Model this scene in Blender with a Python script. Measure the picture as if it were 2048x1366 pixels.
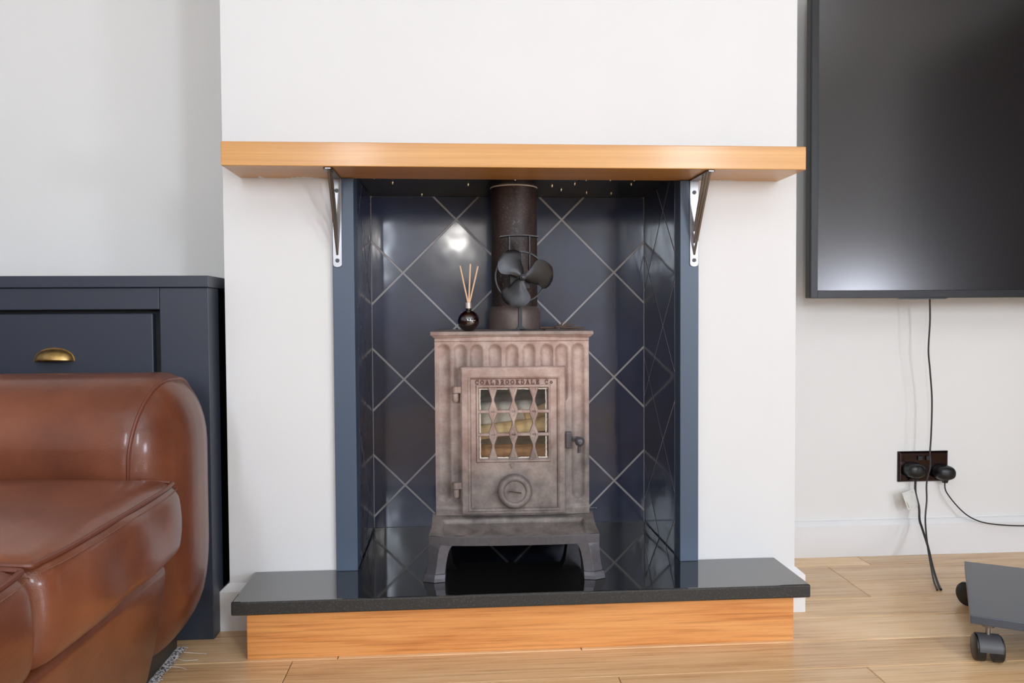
import bpy, bmesh, math, random
import numpy as np
from mathutils import Vector, Matrix
random.seed(7)
S = bpy.context.scene
COL = S.collection
for o in list(bpy.data.objects): bpy.data.objects.remove(o)

# ------------------------------------------------------------------ camera
F_PX, CAM = 1592.68, Vector((-0.1591, -1.7489, 0.6725))
YAW, PITCH, ROLL = 0.0717, 0.0314, 0.0060
fw = Vector((math.sin(YAW)*math.cos(PITCH), math.cos(YAW)*math.cos(PITCH), -math.sin(PITCH)))
rt = Vector((math.cos(YAW), -math.sin(YAW), 0)); up = rt.cross(fw)
r2 = math.cos(ROLL)*rt - math.sin(ROLL)*up
u2 = math.sin(ROLL)*rt + math.cos(ROLL)*up
cd = bpy.data.cameras.new('camera'); cam = bpy.data.objects.new('camera', cd); COL.objects.link(cam)
cd.sensor_width = 36; cd.lens = F_PX/2048*36; cd.clip_start = 0.02
m = Matrix((r2, u2, -fw)).transposed().to_4x4(); m.translation = CAM
cam.matrix_world = m
S.camera = cam

# ------------------------------------------------------------------ world, lights, exposure
w = bpy.data.worlds.new('world'); S.world = w; w.use_nodes = True
w.node_tree.nodes['Background'].inputs[0].default_value = (0.75, 0.85, 1.0, 1)
w.node_tree.nodes['Background'].inputs[1].default_value = 1.0
S.view_settings.view_transform = 'Standard'; S.view_settings.look = 'None'
S.view_settings.exposure = -0.10; S.view_settings.gamma = 1.0; S.view_settings.use_curve_mapping = False

def area(name, loc, rot, sx, sy, power, col=(1, 1, 1), spread=180):
    l = bpy.data.lights.new(name, 'AREA'); l.shape = 'RECTANGLE'; l.size = sx; l.size_y = sy
    l.energy = power; l.color = col; l.spread = math.radians(spread)
    o = bpy.data.objects.new(name, l); COL.objects.link(o); o.location = loc
    o.rotation_euler = [math.radians(a) for a in rot]; return o
# daylight standing in the openings of the wall behind the camera
area('daylight_rear_right', (1.40, -3.74, 1.45), (90, 0, 0), 0.34, 1.0, 50, (0.83, 0.92, 1.04))
area('daylight_rear_left', (-0.80, -3.74, 1.45), (90, 0, 0), 0.22, 1.0, 30, (0.83, 0.92, 1.04))
area('added_low_glow', (2.76, -3.25, 0.64), (90, 0, 90), 0.64, 0.52, 48, (0.85, 0.90, 1.04))  # added unseen source, gives the television its bright lower corner
area('added_ceiling_fill', (0.2, -2.6, 2.34), (0, 0, 0), 3.4, 1.9, 27, (0.85, 0.93, 1.04))  # added broad overhead fill, evens out the walls

# ------------------------------------------------------------------ node helpers
def mat(name, base=(0.8, 0.8, 0.8), rough=0.5, metal=0.0, spec=0.5, coat=0.0, coat_rough=0.05):
    m = bpy.data.materials.new(name); m.use_nodes = True
    b = m.node_tree.nodes['Principled BSDF']
    b.inputs['Base Color'].default_value = (*base, 1); b.inputs['Roughness'].default_value = rough
    b.inputs['Metallic'].default_value = metal; b.inputs['Specular IOR Level'].default_value = spec
    b.inputs['Coat Weight'].default_value = coat; b.inputs['Coat Roughness'].default_value = coat_rough
    return m, m.node_tree.nodes, m.node_tree.links, b
def srgb(r, g, b):
    f = lambda c: ((c/255+0.055)/1.055)**2.4 if c > 10 else c/255/12.92
    return (f(r), f(g), f(b))
def coords(N, L, scale=(1, 1, 1), kind='Object', rnd=None):
    t = N.new('ShaderNodeTexCoord'); mp = N.new('ShaderNodeMapping'); mp.inputs['Scale'].default_value = scale
    L.new(t.outputs[kind], mp.inputs['Vector'])
    if rnd:
        oi = N.new('ShaderNodeObjectInfo'); mu = N.new('ShaderNodeMath'); mu.operation = 'MULTIPLY'; mu.inputs[1].default_value = rnd
        cb = N.new('ShaderNodeCombineXYZ'); L.new(oi.outputs['Random'], mu.inputs[0])
        L.new(mu.outputs[0], cb.inputs[0]); L.new(mu.outputs[0], cb.inputs[1]); L.new(mu.outputs[0], cb.inputs[2])
        L.new(cb.outputs[0], mp.inputs['Location'])
    return mp.outputs[0]
def noise(N, L, vec, scale, detail=4, rough=0.55, dist=0.0):
    n = N.new('ShaderNodeTexNoise'); n.inputs['Scale'].default_value = scale; n.inputs['Detail'].default_value = detail
    n.inputs['Roughness'].default_value = rough; n.inputs['Distortion'].default_value = dist
    L.new(vec, n.inputs['Vector']); return n.outputs['Fac']
def ramp(N, L, fac, stops):
    r = N.new('ShaderNodeValToRGB'); e = r.color_ramp.elements
    while len(e) > 1: e.remove(e[-1])
    e[0].position = stops[0][0]; e[0].color = (*stops[0][1], 1)
    for p, c in stops[1:]:
        x = e.new(p); x.color = (*c, 1)
    L.new(fac, r.inputs[0]); return r.outputs[0]
def mixc(N, L, fac, a, b, mode='MIX'):
    x = N.new('ShaderNodeMix'); x.data_type = 'RGBA'; x.blend_type = mode
    for i, v in ((0, fac), (6, a), (7, b)):
        if isinstance(v, (tuple, float, int)): x.inputs[i].default_value = (*v, 1) if isinstance(v, tuple) else v
        else: L.new(v, x.inputs[i])
    return x.outputs[2]
def bump(N, L, b, h, strength=0.3, dist=0.001):
    x = N.new('ShaderNodeBump'); x.inputs['Strength'].default_value = strength; x.inputs['Distance'].default_value = dist
    L.new(h, x.inputs['Height']); L.new(x.outputs[0], b.inputs['Normal']); return x

# ------------------------------------------------------------------ materials
def wall_mat(name, c):
    m, N, L, b = mat(name, c, 0.75, spec=0.25); v = coords(N, L, kind='Object')
    n = noise(N, L, v, 3.0, 3); L.new(mixc(N, L, n, tuple(x*0.97 for x in c), tuple(min(1, x*1.03) for x in c)), b.inputs['Base Color'])
    bump(N, L, b, noise(N, L, v, 260, 3), 0.10, 0.0006); return m
M_WALL = wall_mat('white_wall_paint', srgb(223, 223, 222))
M_ALC = wall_mat('pale_grey_wall_paint', srgb(232, 231, 228))
M_TRIM, *_ = mat('white_gloss_trim', srgb(232, 232, 232), 0.35)
def wood(name, c1, c2, c3, stretch=(1.2, 14, 14), rough=0.4, rnd=None, coat=0.0, tone=None, ringy=0.5):
    m, N, L, b = mat(name, c1, rough, coat=coat, coat_rough=0.15)
    v = coords(N, L, stretch, rnd=rnd)
    n1 = noise(N, L, v, 1.6, 6, 0.6, 0.7); n2 = noise(N, L, coords(N, L, (stretch[0]*1.5, stretch[1]*8, stretch[2]*8), rnd=rnd), 2.0, 5, 0.65)
    c = ramp(N, L, n1, [(0.3, c2), (0.5, c1), (0.72, c3)])
    c = mixc(N, L, ringy, c, ramp(N, L, n2, [(0.32, tuple(x*0.62 for x in c2)), (0.5, c1), (0.7, c3)]))
    if tone:
        oi = N.new('ShaderNodeObjectInfo')
        c = mixc(N, L, 1.0, c, ramp(N, L, oi.outputs['Random'], tone), 'MULTIPLY')
    L.new(c, b.inputs['Base Color']); bump(N, L, b, n2, 0.12, 0.0008); return m
M_MANTEL = wood('varnished_pine', srgb(206, 150, 80), srgb(190, 130, 62), srgb(216, 164, 96), (0.5, 7, 16), 0.38, coat=0.25, ringy=0.22)
M_PLINTH = wood('orange_oak_veneer', srgb(220, 150, 84), srgb(194, 116, 56), srgb(232, 172, 106), (1.6, 9, 13), 0.42, ringy=0.5)
M_FLOOR = wood('oak_plank', srgb(236, 198, 150), srgb(206, 158, 108), srgb(248, 220, 178), (1.5, 10, 10), 0.27, rnd=37.0, ringy=0.5,
               tone=[(0.0, (0.80, 0.76, 0.72)), (0.35, (0.95, 0.93, 0.9)), (0.7, (1.0, 0.98, 0.95)), (1.0, (1.08, 1.08, 1.08))])
M_SUB, *_ = mat('dark_joint', (0.05, 0.035, 0.02), 0.9)

def tile_mat():
    m, N, L, b = mat('navy_glazed_tile', srgb(30, 42, 70), 0.36, spec=0.3, coat=0.85, coat_rough=0.085)
    v = coords(N, L, rnd=9.0); n = noise(N, L, v, 5, 3)
    L.new(ramp(N, L, n, [(0.3, srgb(24, 34, 58)), (0.7, srgb(36, 50, 84))]), b.inputs['Base Color'])
    bp = bump(N, L, b, noise(N, L, v, 6, 2), 0.35, 0.004); L.new(bp.outputs[0], b.inputs['Coat Normal']); return m
M_TILE = tile_mat()
M_GROUT, *_ = mat('grey_grout', srgb(176, 172, 172), 0.5)
M_NAVY, N, L, b = mat('slate_blue_paint', srgb(68, 83, 102), 0.42)
v = coords(N, L); bump(N, L, b, noise(N, L, v, 90, 3), 0.12, 0.0006)
M_CAB, N, L, b = mat('dark_navy_cabinet_paint', srgb(50, 56, 68), 0.4)
v = coords(N, L); bump(N, L, b, noise(N, L, v, 60, 3), 0.08, 0.0006)
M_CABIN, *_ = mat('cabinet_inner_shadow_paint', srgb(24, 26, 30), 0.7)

def granite(name, rough, lift):
    m, N, L, b = mat(name, (0.01, 0.01, 0.01), rough, spec=0.5)
    if rough < 0.2: b.inputs['IOR'].default_value = 3.3
    v = coords(N, L); a = noise(N, L, v, 420, 2, 0.7); d = noise(N, L, v, 60, 4)
    c = ramp(N, L, a, [(0.50, srgb(*(x+lift for x in (12, 12, 11)))), (0.62, srgb(*(x+lift for x in (34, 33, 28)))), (0.74, srgb(*(x+lift for x in (96, 92, 84))))])
    L.new(mixc(N, L, d, c, tuple(x*0.6 for x in srgb(30+lift, 29+lift, 26+lift))), b.inputs['Base Color']); return m
M_GRAN = granite('polished_black_granite', 0.05, 0)
M_GRANE = granite('honed_granite_edge', 0.6, 26)

def cast_iron(name, pink):
    m, N, L, b = mat(name, (0.2, 0.17, 0.16), 0.55, metal=0.25, spec=0.4)
    v = coords(N, L); n1 = noise(N, L, v, 5, 5, 0.55, 0.4); n2 = noise(N, L, v, 160, 4, 0.7); n3 = noise(N, L, v, 28, 4)
    grey = ramp(N, L, n3, [(0.3, srgb(92, 86, 84)), (0.7, srgb(142, 134, 129))])
    rust = ramp(N, L, n3, [(0.3, srgb(160, 131, 120)), (0.7, srgb(192, 171, 160))])
    sp = N.new('ShaderNodeSeparateXYZ'); t = N.new('ShaderNodeTexCoord'); L.new(t.outputs['Object'], sp.inputs[0])
    mr = N.new('ShaderNodeMapRange'); mr.inputs[1].default_value = 0.26; mr.inputs[2].default_value = 0.60
    mr.inputs[3].default_value = -0.30; mr.inputs[4].default_value = 0.22; L.new(sp.outputs[2], mr.inputs[0])
    ad = N.new('ShaderNodeMath'); ad.operation = 'ADD'; L.new(mr.outputs[0], ad.inputs[0]); L.new(n1, ad.inputs[1])
    f = ramp(N, L, ad.outputs[0], [(0.36-pink, (0, 0, 0)), (0.76-pink, (1, 1, 1))])
    c = mixc(N, L, f, grey, rust)
    c = mixc(N, L, 0.35, c, ramp(N, L, n2, [(0.3, (0.55, 0.5, 0.48)), (0.7, (1.1, 1.1, 1.1))]), 'MULTIPLY')
    L.new(c, b.inputs['Base Color']); bump(N, L, b, n2, 0.35, 0.0012); return m
M_IRON = cast_iron('rust_bloomed_cast_iron', 0.0)
M_IRON2 = cast_iron('pink_rust_cast_iron', 0.11)
M_IRON3 = cast_iron('grey_cast_iron', -0.22)
def dark_metal(name, c, rough=0.45, metal=0.6, scale=120, st=0.2):
    m, N, L, b = mat(name, c, rough, metal=metal); v = coords(N, L); n = noise(N, L, v, scale, 4)
    L.new(mixc(N, L, n, tuple(x*0.7 for x in c), tuple(x*1.3 for x in c)), b.inputs['Base Color'])
    bump(N, L, b, n, st, 0.0006); return m
M_LEG = dark_metal('blackened_cast_iron', srgb(84, 83, 88), 0.36, 0.4)
M_PIPE = None
m, N, L, b = mat('brown_black_flue_paint', srgb(60, 48, 44), 0.5, metal=0.2)
v = coords(N, L, (1, 1, 0.25)); n = noise(N, L, v, 22, 5); n2 = noise(N, L, coords(N, L), 240, 3)
c = ramp(N, L, n, [(0.35, srgb(44, 35, 33)), (0.6, srgb(74, 58, 52))])
sp = N.new('ShaderNodeSeparateXYZ'); t = N.new('ShaderNodeTexCoord'); L.new(t.outputs['Object'], sp.inputs[0])
L.new(mixc(N, L, ramp(N, L, n2, [(0.56, (0, 0, 0)), (0.70, (0.55, 0.55, 0.55))]), c, srgb(120, 112, 106)), b.inputs['Base Color'])
bump(N, L, b, n2, 0.3, 0.0006); M_PIPE = m
M_FAN = dark_metal('black_anodised_fan', srgb(56, 56, 58), 0.36, 0.6, 200, 0.1)
M_FIN, *_ = mat('dark_fan_fins', srgb(38, 38, 40), 0.4, metal=0.6)
M_PLATE, N, L, b = mat('black_register_plate', srgb(12, 13, 10), 0.3, metal=0.3)
bump(N, L, b, noise(N, L, coords(N, L), 9, 3), 0.3, 0.003)
M_SCREW, *_ = mat('bright_screw', srgb(200, 190, 165), 0.3, metal=1.0)
M_STEEL, N, L, b = mat('brushed_steel_bracket', srgb(136, 134, 135), 0.32, metal=1.0)
bump(N, L, b, noise(N, L, coords(N, L, (1, 1, 0.1)), 300, 3), 0.1, 0.0004)
M_BRASS, N, L, b = mat('aged_brass', srgb(176, 146, 92), 0.36, metal=1.0)
L.new(ramp(N, L, noise(N, L, coords(N, L), 60, 4), [(0.3, srgb(142, 112, 66)), (0.7, srgb(196, 168, 112))]), b.inputs['Base Color'])
def leather():
    m, N, L, b = mat('brown_leather', srgb(100, 58, 42), 0.36, spec=0.32, coat=0.32, coat_rough=0.13)
    v = coords(N, L); n = noise(N, L, v, 4.5, 4)
    c = ramp(N, L, n, [(0.3, srgb(88, 45, 27)), (0.55, srgb(116, 64, 41)), (0.75, srgb(136, 80, 53))])
    L.new(c, b.inputs['Base Color'])
    vo = N.new('ShaderNodeTexVoronoi'); vo.inputs['Scale'].default_value = 700; L.new(v, vo.inputs['Vector'])
    h = N.new('ShaderNodeMath'); h.operation = 'MULTIPLY_ADD'; h.inputs[1].default_value = 6.0
    L.new(noise(N, L, coords(N, L, (1, 1, 2.2)), 11, 4, 0.6, 0.8), h.inputs[0]); L.new(vo.outputs[0], h.inputs[2])
    bump(N, L, b, h.outputs[0], 0.14, 0.0010); return m
M_LEATH = leather()
M_PIPING, *_ = mat('leather_piping', srgb(104, 54, 36), 0.4)
M_THREAD, *_ = mat('brown_thread', srgb(120, 78, 58), 0.7)
M_BLACK, *_ = mat('black_plastic', srgb(24, 24, 26), 0.35)
M_CABLE, *_ = mat('black_cable', srgb(26, 25, 24), 0.42)
M_SCREEN, N, L, b = mat('tv_screen', srgb(15, 9, 9), 0.2, spec=1.0)
M_BEZ, *_ = mat('tv_bezel', srgb(16, 16, 19), 0.4, metal=0.0)
M_SOCK, *_ = mat('black_nickel', srgb(70, 58, 58), 0.14, metal=1.0)
M_TROL, N, L, b = mat('graphite_powdercoat', srgb(70, 76, 86), 0.3, metal=0.3)
bump(N, L, b, noise(N, L, coords(N, L), 400, 2), 0.1, 0.0003)
M_CASTOR, *_ = mat('grey_castor_plastic', srgb(70, 70, 74), 0.42)
M_LABEL, *_ = mat('white_label_film', srgb(222, 222, 215), 0.5)
M_LABEL2, *_ = mat('grey_label_print', srgb(176, 176, 168), 0.6)
M_REED, *_ = mat('pale_reed', srgb(222, 184, 150), 0.7)
M_COLLAR, *_ = mat('brushed_cap', srgb(188, 178, 170), 0.4, metal=0.5)
M_AMBER, *_ = mat('oxblood_glass', srgb(18, 3, 6), 0.04, spec=0.7, coat=1.0, coat_rough=0.02)
M_TWIG, *_ = mat('dry_brown_twig', srgb(96, 76, 62), 0.8)
M_ROPE, *_ = mat('pale_fire_rope', srgb(215, 205, 192), 0.9)
M_RUG, N, L, b = mat('grey_fleck_pile', srgb(185, 182, 180), 0.95)
L.new(ramp(N, L, noise(N, L, coords(N, L), 260, 2), [(0.42, srgb(70, 68, 68)), (0.55, srgb(206, 202, 200))]), b.inputs['Base Color'])
M_WINT, *_ = mat('upvc_window_frame', srgb(235, 235, 235), 0.3)
M_BLIND, *_ = mat('cream_blind', srgb(200, 190, 170), 0.9)
def logmat(name, a, c):
    m, N, L, b = mat(name, a, 0.8); v = coords(N, L, (1, 6, 6)); L.new(ramp(N, L, noise(N, L, v, 14, 5), [(0.3, a), (0.7, c)]), b.inputs['Base Color']); return m
M_LOGP = logmat('pale_birch', srgb(230, 224, 214), srgb(252, 248, 240))
M_LOGY = logmat('fresh_split_wood', srgb(238, 196, 134), srgb(252, 226, 178))
M_LOGB = logmat('brown_bark_wood', srgb(150, 100, 66), srgb(216, 162, 112))
M_FIREB = logmat('grey_fire_brick', srgb(140, 137, 132), srgb(196, 192, 184))
def glass_mat():
    m = bpy.data.materials.new('stove_glass'); m.use_nodes = True; N = m.node_tree.nodes; L = m.node_tree.links; N.clear()
    o = N.new('ShaderNodeOutputMaterial'); mx = N.new('ShaderNodeMixShader'); t = N.new('ShaderNodeBsdfTransparent'); g = N.new('ShaderNodeBsdfGlossy')
    fr = N.new('ShaderNodeFresnel'); fr.inputs[0].default_value = 1.5; t.inputs[0].default_value = (0.93, 0.92, 0.9, 1); g.inputs['Roughness'].default_value = 0.08
    L.new(fr.outputs[0], mx.inputs[0]); L.new(t.outputs[0], mx.inputs[1]); L.new(g.outputs[0], mx.inputs[2]); L.new(mx.outputs[0], o.inputs[0]); return m
M_GLASS = glass_mat()
M_GLOW, N, L, b = mat('added_lamp_glow', (1, 1, 1), 0.5); b.inputs['Emission Color'].default_value = (1, 0.96, 0.9, 1); b.inputs['Emission Strength'].default_value = 60  # glow of the added globe behind the camera

# ------------------------------------------------------------------ mesh helpers
class MB:
    def __init__(s): s.v = []; s.f = []; s.mi = []
    def add(s, vs, fs, mi=0):
        b = len(s.v); s.v += [tuple(v) for v in vs]; s.f += [tuple(b+i for i in f) for f in fs]; s.mi += [mi]*len(fs); return s
    def box(s, x0, x1, y0, y1, z0, z1, mi=0):
        return s.add([(x, y, z) for z in (z0, z1) for y in (y0, y1) for x in (x0, x1)],
                     [(0, 2, 3, 1), (4, 5, 7, 6), (0, 1, 5, 4), (2, 6, 7, 3), (0, 4, 6, 2), (1, 3, 7, 5)], mi)
    def tube(s, pts, r, n=10, cap=True, mi=0):
        pts = [Vector(p) for p in pts]; k = len(pts); rr = r if isinstance(r, (list, tuple)) else [r]*k
        vs = []; prev = None
        for i, p in enumerate(pts):
            t = (pts[min(i+1, k-1)]-pts[max(i-1, 0)]).normalized()
            a = prev if prev is not None else (Vector((0, 0, 1)) if abs(t.z) < 0.9 else Vector((1, 0, 0)))
            a = (a-t*a.dot(t)).normalized(); prev = a; c = t.cross(a)
            for j in range(n):
                q = 2*math.pi*j/n; vs.append(p+(a*math.cos(q)+c*math.sin(q))*rr[i])
        fs = [(i*n+j, i*n+(j+1) % n, (i+1)*n+(j+1) % n, (i+1)*n+j) for i in range(k-1) for j in range(n)]
        if cap: fs += [tuple(range(n))[::-1], tuple((k-1)*n+j for j in range(n))]
        return s.add(vs, fs, mi)
    def lathe(s, prof, c=(0, 0, 0), axis='z', n=32, mi=0):
        vs = []
        for (r, h) in prof:
            for j in range(n):
                a = 2*math.pi*j/n; x, y = r*math.cos(a), r*math.sin(a)
                p = (x, y, h) if axis == 'z' else ((x, h, y) if axis == 'y' else (h, x, y))
                vs.append((c[0]+p[0], c[1]+p[1], c[2]+p[2]))
        k = len(prof)
        fs = [(i*n+j, i*n+(j+1) % n, (i+1)*n+(j+1) % n, (i+1)*n+j) for i in range(k-1) for j in range(n)]
        if prof[0][0] > 1e-6: fs.append(tuple(range(n))[::-1])
        if prof[-1][0] > 1e-6: fs.append(tuple((k-1)*n+j for j in range(n)))
        return s.add(vs, fs, mi)
    def prism(s, poly, a, b, plane='xz', mi=0):
        f = {'xz': lambda p, h: (p[0], h, p[1]), 'xy': lambda p, h: (p[0], p[1], h), 'yz': lambda p, h: (h, p[0], p[1])}[plane]
        n = len(poly); vs = [f(p, a) for p in poly]+[f(p, b) for p in poly]
        return s.add(vs, [tuple(range(n))[::-1], tuple(range(n, 2*n))]+[(i, (i+1) % n, n+(i+1) % n, n+i) for i in range(n)], mi)
    def loft(s, rings, mi=0):
        n = len(rings[0]); vs = [p for r in rings for p in r]; k = len(rings)
        return s.add(vs, [(i*n+j, i*n+(j+1) % n, (i+1)*n+(j+1) % n, (i+1)*n+j) for i in range(k-1) for j in range(n)]+[tuple(range(n))[::-1], tuple((k-1)*n+j for j in range(n))], mi)
    def mesh(s, name, mats, smooth=False, fixn=True, angle=None):
        me = bpy.data.meshes.new(name); me.from_pydata(s.v, [], s.f)
        for m in (mats if isinstance(mats, (list, tuple)) else [mats]): me.materials.append(m)
        me.polygons.foreach_set('material_index', s.mi)
        if fixn:
            bm = bmesh.new(); bm.from_mesh(me); bmesh.ops.remove_doubles(bm, verts=bm.verts, dist=1e-7)
            bmesh.ops.recalc_face_normals(bm, faces=bm.faces); bm.to_mesh(me); bm.free()
        if smooth:
            me.polygons.foreach_set('use_smooth', [True]*len(me.polygons))
            if angle: me.set_sharp_from_angle(angle=math.radians(angle))
        return me
def link(name, me, parent=None, local=False, bevel=0, seg=2):
    o = bpy.data.objects.new(name, me); COL.objects.link(o)
    if parent:
        o.parent = parent
        if not local: o.matrix_parent_inverse = world_of(parent).inverted()
    if bevel:
        b = o.modifiers.new('bevel', 'BEVEL'); b.width = bevel; b.segments = seg; b.limit_method = 'ANGLE'; b.angle_limit = math.radians(35)
    return o
def world_of(o):
    m = o.matrix_basis.copy()
    return world_of(o.parent) @ o.matrix_parent_inverse @ m if o.parent else m
def thing(name, label, cat, loc=(0, 0, 0), rz=0, group=None):
    o = bpy.data.objects.new(name, None); COL.objects.link(o); o.location = loc; o.rotation_euler = (0, 0, rz); o.empty_display_size = 0.05
    return tag(o, label, cat, group)
def tag(o, label, cat, group=None):
    o['label'] = label; o['category'] = cat
    if group: o['group'] = group
    return o
def part(name, mb, mats, parent, local=False, smooth=False, bevel=0, seg=2, angle=40, label=None):
    o = link(name, mb.mesh(name, mats, smooth, angle=angle), parent, local, bevel, seg)
    if label: o['label'] = label
    return o
def struct(name, mb, mats, bevel=0, smooth=False):
    o = link(name, mb.mesh(name, mats, smooth, angle=40), None, bevel=bevel); o['kind'] = 'structure'; return o
def solid(name, mb, mats, label, cat, group=None, bevel=0, smooth=False, seg=2):
    return tag(link(name, mb.mesh(name, mats, smooth, angle=40), None, bevel=bevel, seg=seg), label, cat, group)
def spline(P, n=8):
    P = [Vector(p) for p in P]; out = []
    for i in range(len(P)-1):
        a, b, c, d = P[max(i-1, 0)], P[i], P[i+1], P[min(i+2, len(P)-1)]
        for k in range(n):
            t = k/n; out.append(0.5*((2*b)+(c-a)*t+(2*a-5*b+4*c-d)*t*t+(3*b-a-3*c+d)*t**3))
    out.append(P[-1]); return out
def clip(poly, x0, x1, y0, y1):
    def cut(P, f, inter):
        R = []
        for i in range(len(P)):
            a, b = P[i], P[(i+1) % len(P)]
            if f(a): R.append(a)
            if f(a) != f(b): R.append(inter(a, b))
        return R
    ix = lambda v: (lambda a, b: (v, a[1]+(b[1]-a[1])*(v-a[0])/(b[0]-a[0])))
    iy = lambda v: (lambda a, b: (a[0]+(b[0]-a[0])*(v-a[1])/(b[1]-a[1]), v))
    for f, g in ((lambda p: p[0] >= x0, ix(x0)), (lambda p: p[0] <= x1, ix(x1)), (lambda p: p[1] >= y0, iy(y0)), (lambda p: p[1] <= y1, iy(y1))):
        if not poly: return []
        poly = cut(poly, f, g)
    return poly
def rbox(h, r, n=20, deform=None, c=(0, 0, 0)):
    """box of half sizes h with elliptical edge radii r; deform(x,y,z)->x,y,z in unit-free local metres"""
    mb = MB(); idx = {}
    gr = []
    for a in range(3):
        k = [-h[a]+r[a]*(1-math.cos(math.pi/2*i/6)) for i in range(6)]
        flat = [-(h[a]-r[a])+2*(h[a]-r[a])*i/n for i in range(n+1)]
        gr.append(k+flat+[-x for x in k[::-1]])
    def pos(p):
        c_ = [max(-(h[a]-r[a]), min(h[a]-r[a], p[a])) for a in range(3)]; d = [(p[a]-c_[a])/r[a] for a in range(3)]
        l = math.sqrt(sum(x*x for x in d)); mx = max(abs(x) for x in d)
        if l > 1e-9:
            # map the cube shell onto the sphere evenly
            x, y, z = d
            q = (x*math.sqrt(max(0, 1-y*y/2-z*z/2+y*y*z*z/3)), y*math.sqrt(max(0, 1-z*z/2-x*x/2+z*z*x*x/3)), z*math.sqrt(max(0, 1-x*x/2-y*y/2+x*x*y*y/3)))
            p = [c_[a]+r[a]*q[a] for a in range(3)]
        if deform: p = deform(*p)
        return (p[0]+c[0], p[1]+c[1], p[2]+c[2])
    for ax in range(3):
        a, b = [i for i in range(3) if i != ax]
        for sgn in (-1, 1):
            G = [[None]*len(gr[b]) for _ in gr[a]]; vs = []
            for i, u in enumerate(gr[a]):
                for j, v in enumerate(gr[b]):
                    p = [0, 0, 0]; p[ax] = sgn*h[ax]; p[a] = u; p[b] = v; vs.append(pos(p))
            nb = len(gr[b])
            mb.add(vs, [(i*nb+j, i*nb+j+1, (i+1)*nb+j+1, (i+1)*nb+j) for i in range(len(gr[a])-1) for j in range(nb-1)])
    return mb

# ------------------------------------------------------------------ main dimensions (metres)
BXL, BXR, D = -0.650, 0.6093, 0.3881          # chimney breast sides, alcove depth
FXL, FXR, FD = -0.3735, 0.3440, 0.3419        # tiled recess
ZH = 0.1217                                   # hearth top
MZB, MZT = 0.9717, 1.0192                     # mantel
RXL, RXR, RYB, RZ = -2.1, 2.7, -3.7, 2.38     # room

# ------------------------------------------------------------------ room shell
struct('wall_chimney', MB().box(BXL, -0.386, 0, D+0.1, 0, RZ).box(0.3565, BXR, 0, D+0.1, 0, RZ)
       .box(-0.386, 0.3565, 0, D+0.1, 0.994, RZ).box(-0.386, 0.3565, FD+0.014, D+0.1, 0, 0.994), M_WALL)
struct('wall_alcove_left', MB().box(RXL, BXL, D, D+0.1, 0, RZ), M_ALC)
struct('wall_alcove_right', MB().box(BXR, RXR, D, D+0.1, 0, RZ), M_ALC)
struct('wall_left', MB().box(RXL-0.1, RXL, RYB-0.1, D+0.1, 0, RZ), M_WALL)
struct('ceiling', MB().box(RXL-0.1, RXR+0.1, RYB-0.1, D+0.1, RZ, RZ+0.1), M_WALL)
# rear wall with two windows, right wall with an added low opening for the screen reflection
def holed(x0, x1, z0, z1, holes, fn):
    """boxes around holes that do not overlap in x; fn(mb,xa,xb,za,zb)"""
    x = x0
    for (a, b, c, d) in sorted(holes):
        fn(x, a, z0, z1)
        if c > z0: fn(a, b, z0, c)
        fn(a, b, d, z1); x = b
    fn(x, x1, z0, z1)
mb = MB(); holed(RXL, RXR, 0, RZ, [(-0.95, -0.65, 0.95, 1.95), (1.18, 1.62, 0.95, 1.95)], lambda a, b, c, d: mb.box(a, b, RYB-0.1, RYB, c, d))
struct('wall_rear', mb, M_WALL)
mb = MB(); holed(RYB, D, 0, RZ, [(-3.60, -2.9, 0.35, 0.92)], lambda a, b, c, d: mb.box(RXR, RXR+0.1, a, b, c, d))
struct('wall_right', mb, M_WALL)
for i, (a, b) in enumerate(((-0.95, -0.65), (1.18, 1.62))):
    mb = MB(); y0, y1 = RYB-0.03, RYB+0.01
    for (p, q, r, s) in ((a, a+0.035, 0.95, 1.95), (b-0.035, b, 0.95, 1.95), (a+0.05, b-0.05, 0.95, 1.0), (a+0.05, b-0.05, 1.9, 1.95), (a+0.05, b-0.05, 1.62, 1.65)):
        mb.box(p, q, y0, y1, r, s)
    if b-a > 0.8: mb.box((a+b)/2-0.03, (a+b)/2+0.03, y0, y1, 1.0, 1.62)
    struct('window_%d' % (i+1), mb, M_WINT)
mb = MB()
for (p, q, r, t_) in ((-3.60, -3.57, 0.35, 0.92), (-2.93, -2.90, 0.35, 0.92), (-3.57, -2.93, 0.35, 0.38), (-3.57, -2.93, 0.89, 0.92)):
    mb.box(RXR-0.01, RXR+0.03, p, q, r, t_)
struct('window_3', mb, M_WINT)  # frame around the added low opening, unseen

# floor: separate oak planks on a dark sub-floor
floor = struct('floor', MB().box(RXL-0.1, RXR+0.1, RYB-0.1, D+0.1, -0.05, -0.014), M_SUB)
joints = {0: [0.825, -0.35], 1: [0.15, 1.6], 2: [-0.395, 0.091, 1.35], 3: [-0.482, 0.9], 4: [0.140, 0.620, 1.9], 5: [-0.9, 0.4]}
def plank(x0, x1, y0, y1):
    g = 0.0007; hx, hy = (x1-x0)/2-g, (y1-y0)/2-g; e = 0.0012; mb = MB()
    mb.add([(sx*(hx-k), sy*(hy-k), z) for (k, z) in ((0, -0.014), (0, -e), (e, 0)) for (sx, sy) in ((-1, -1), (1, -1), (1, 1), (-1, 1))],
           [(3, 2, 1, 0), (8, 9, 10, 11)]+[(r*4+j, r*4+(j+1) % 4, r*4+4+(j+1) % 4, r*4+4+j) for r in (0, 1) for j in range(4)])
    o = link('plank', mb.mesh('plank', M_FLOOR, fixn=False), floor, local=True); o.location = ((x0+x1)/2, (y0+y1)/2, 0)
y = 0.175+0.12; row = -1
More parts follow.
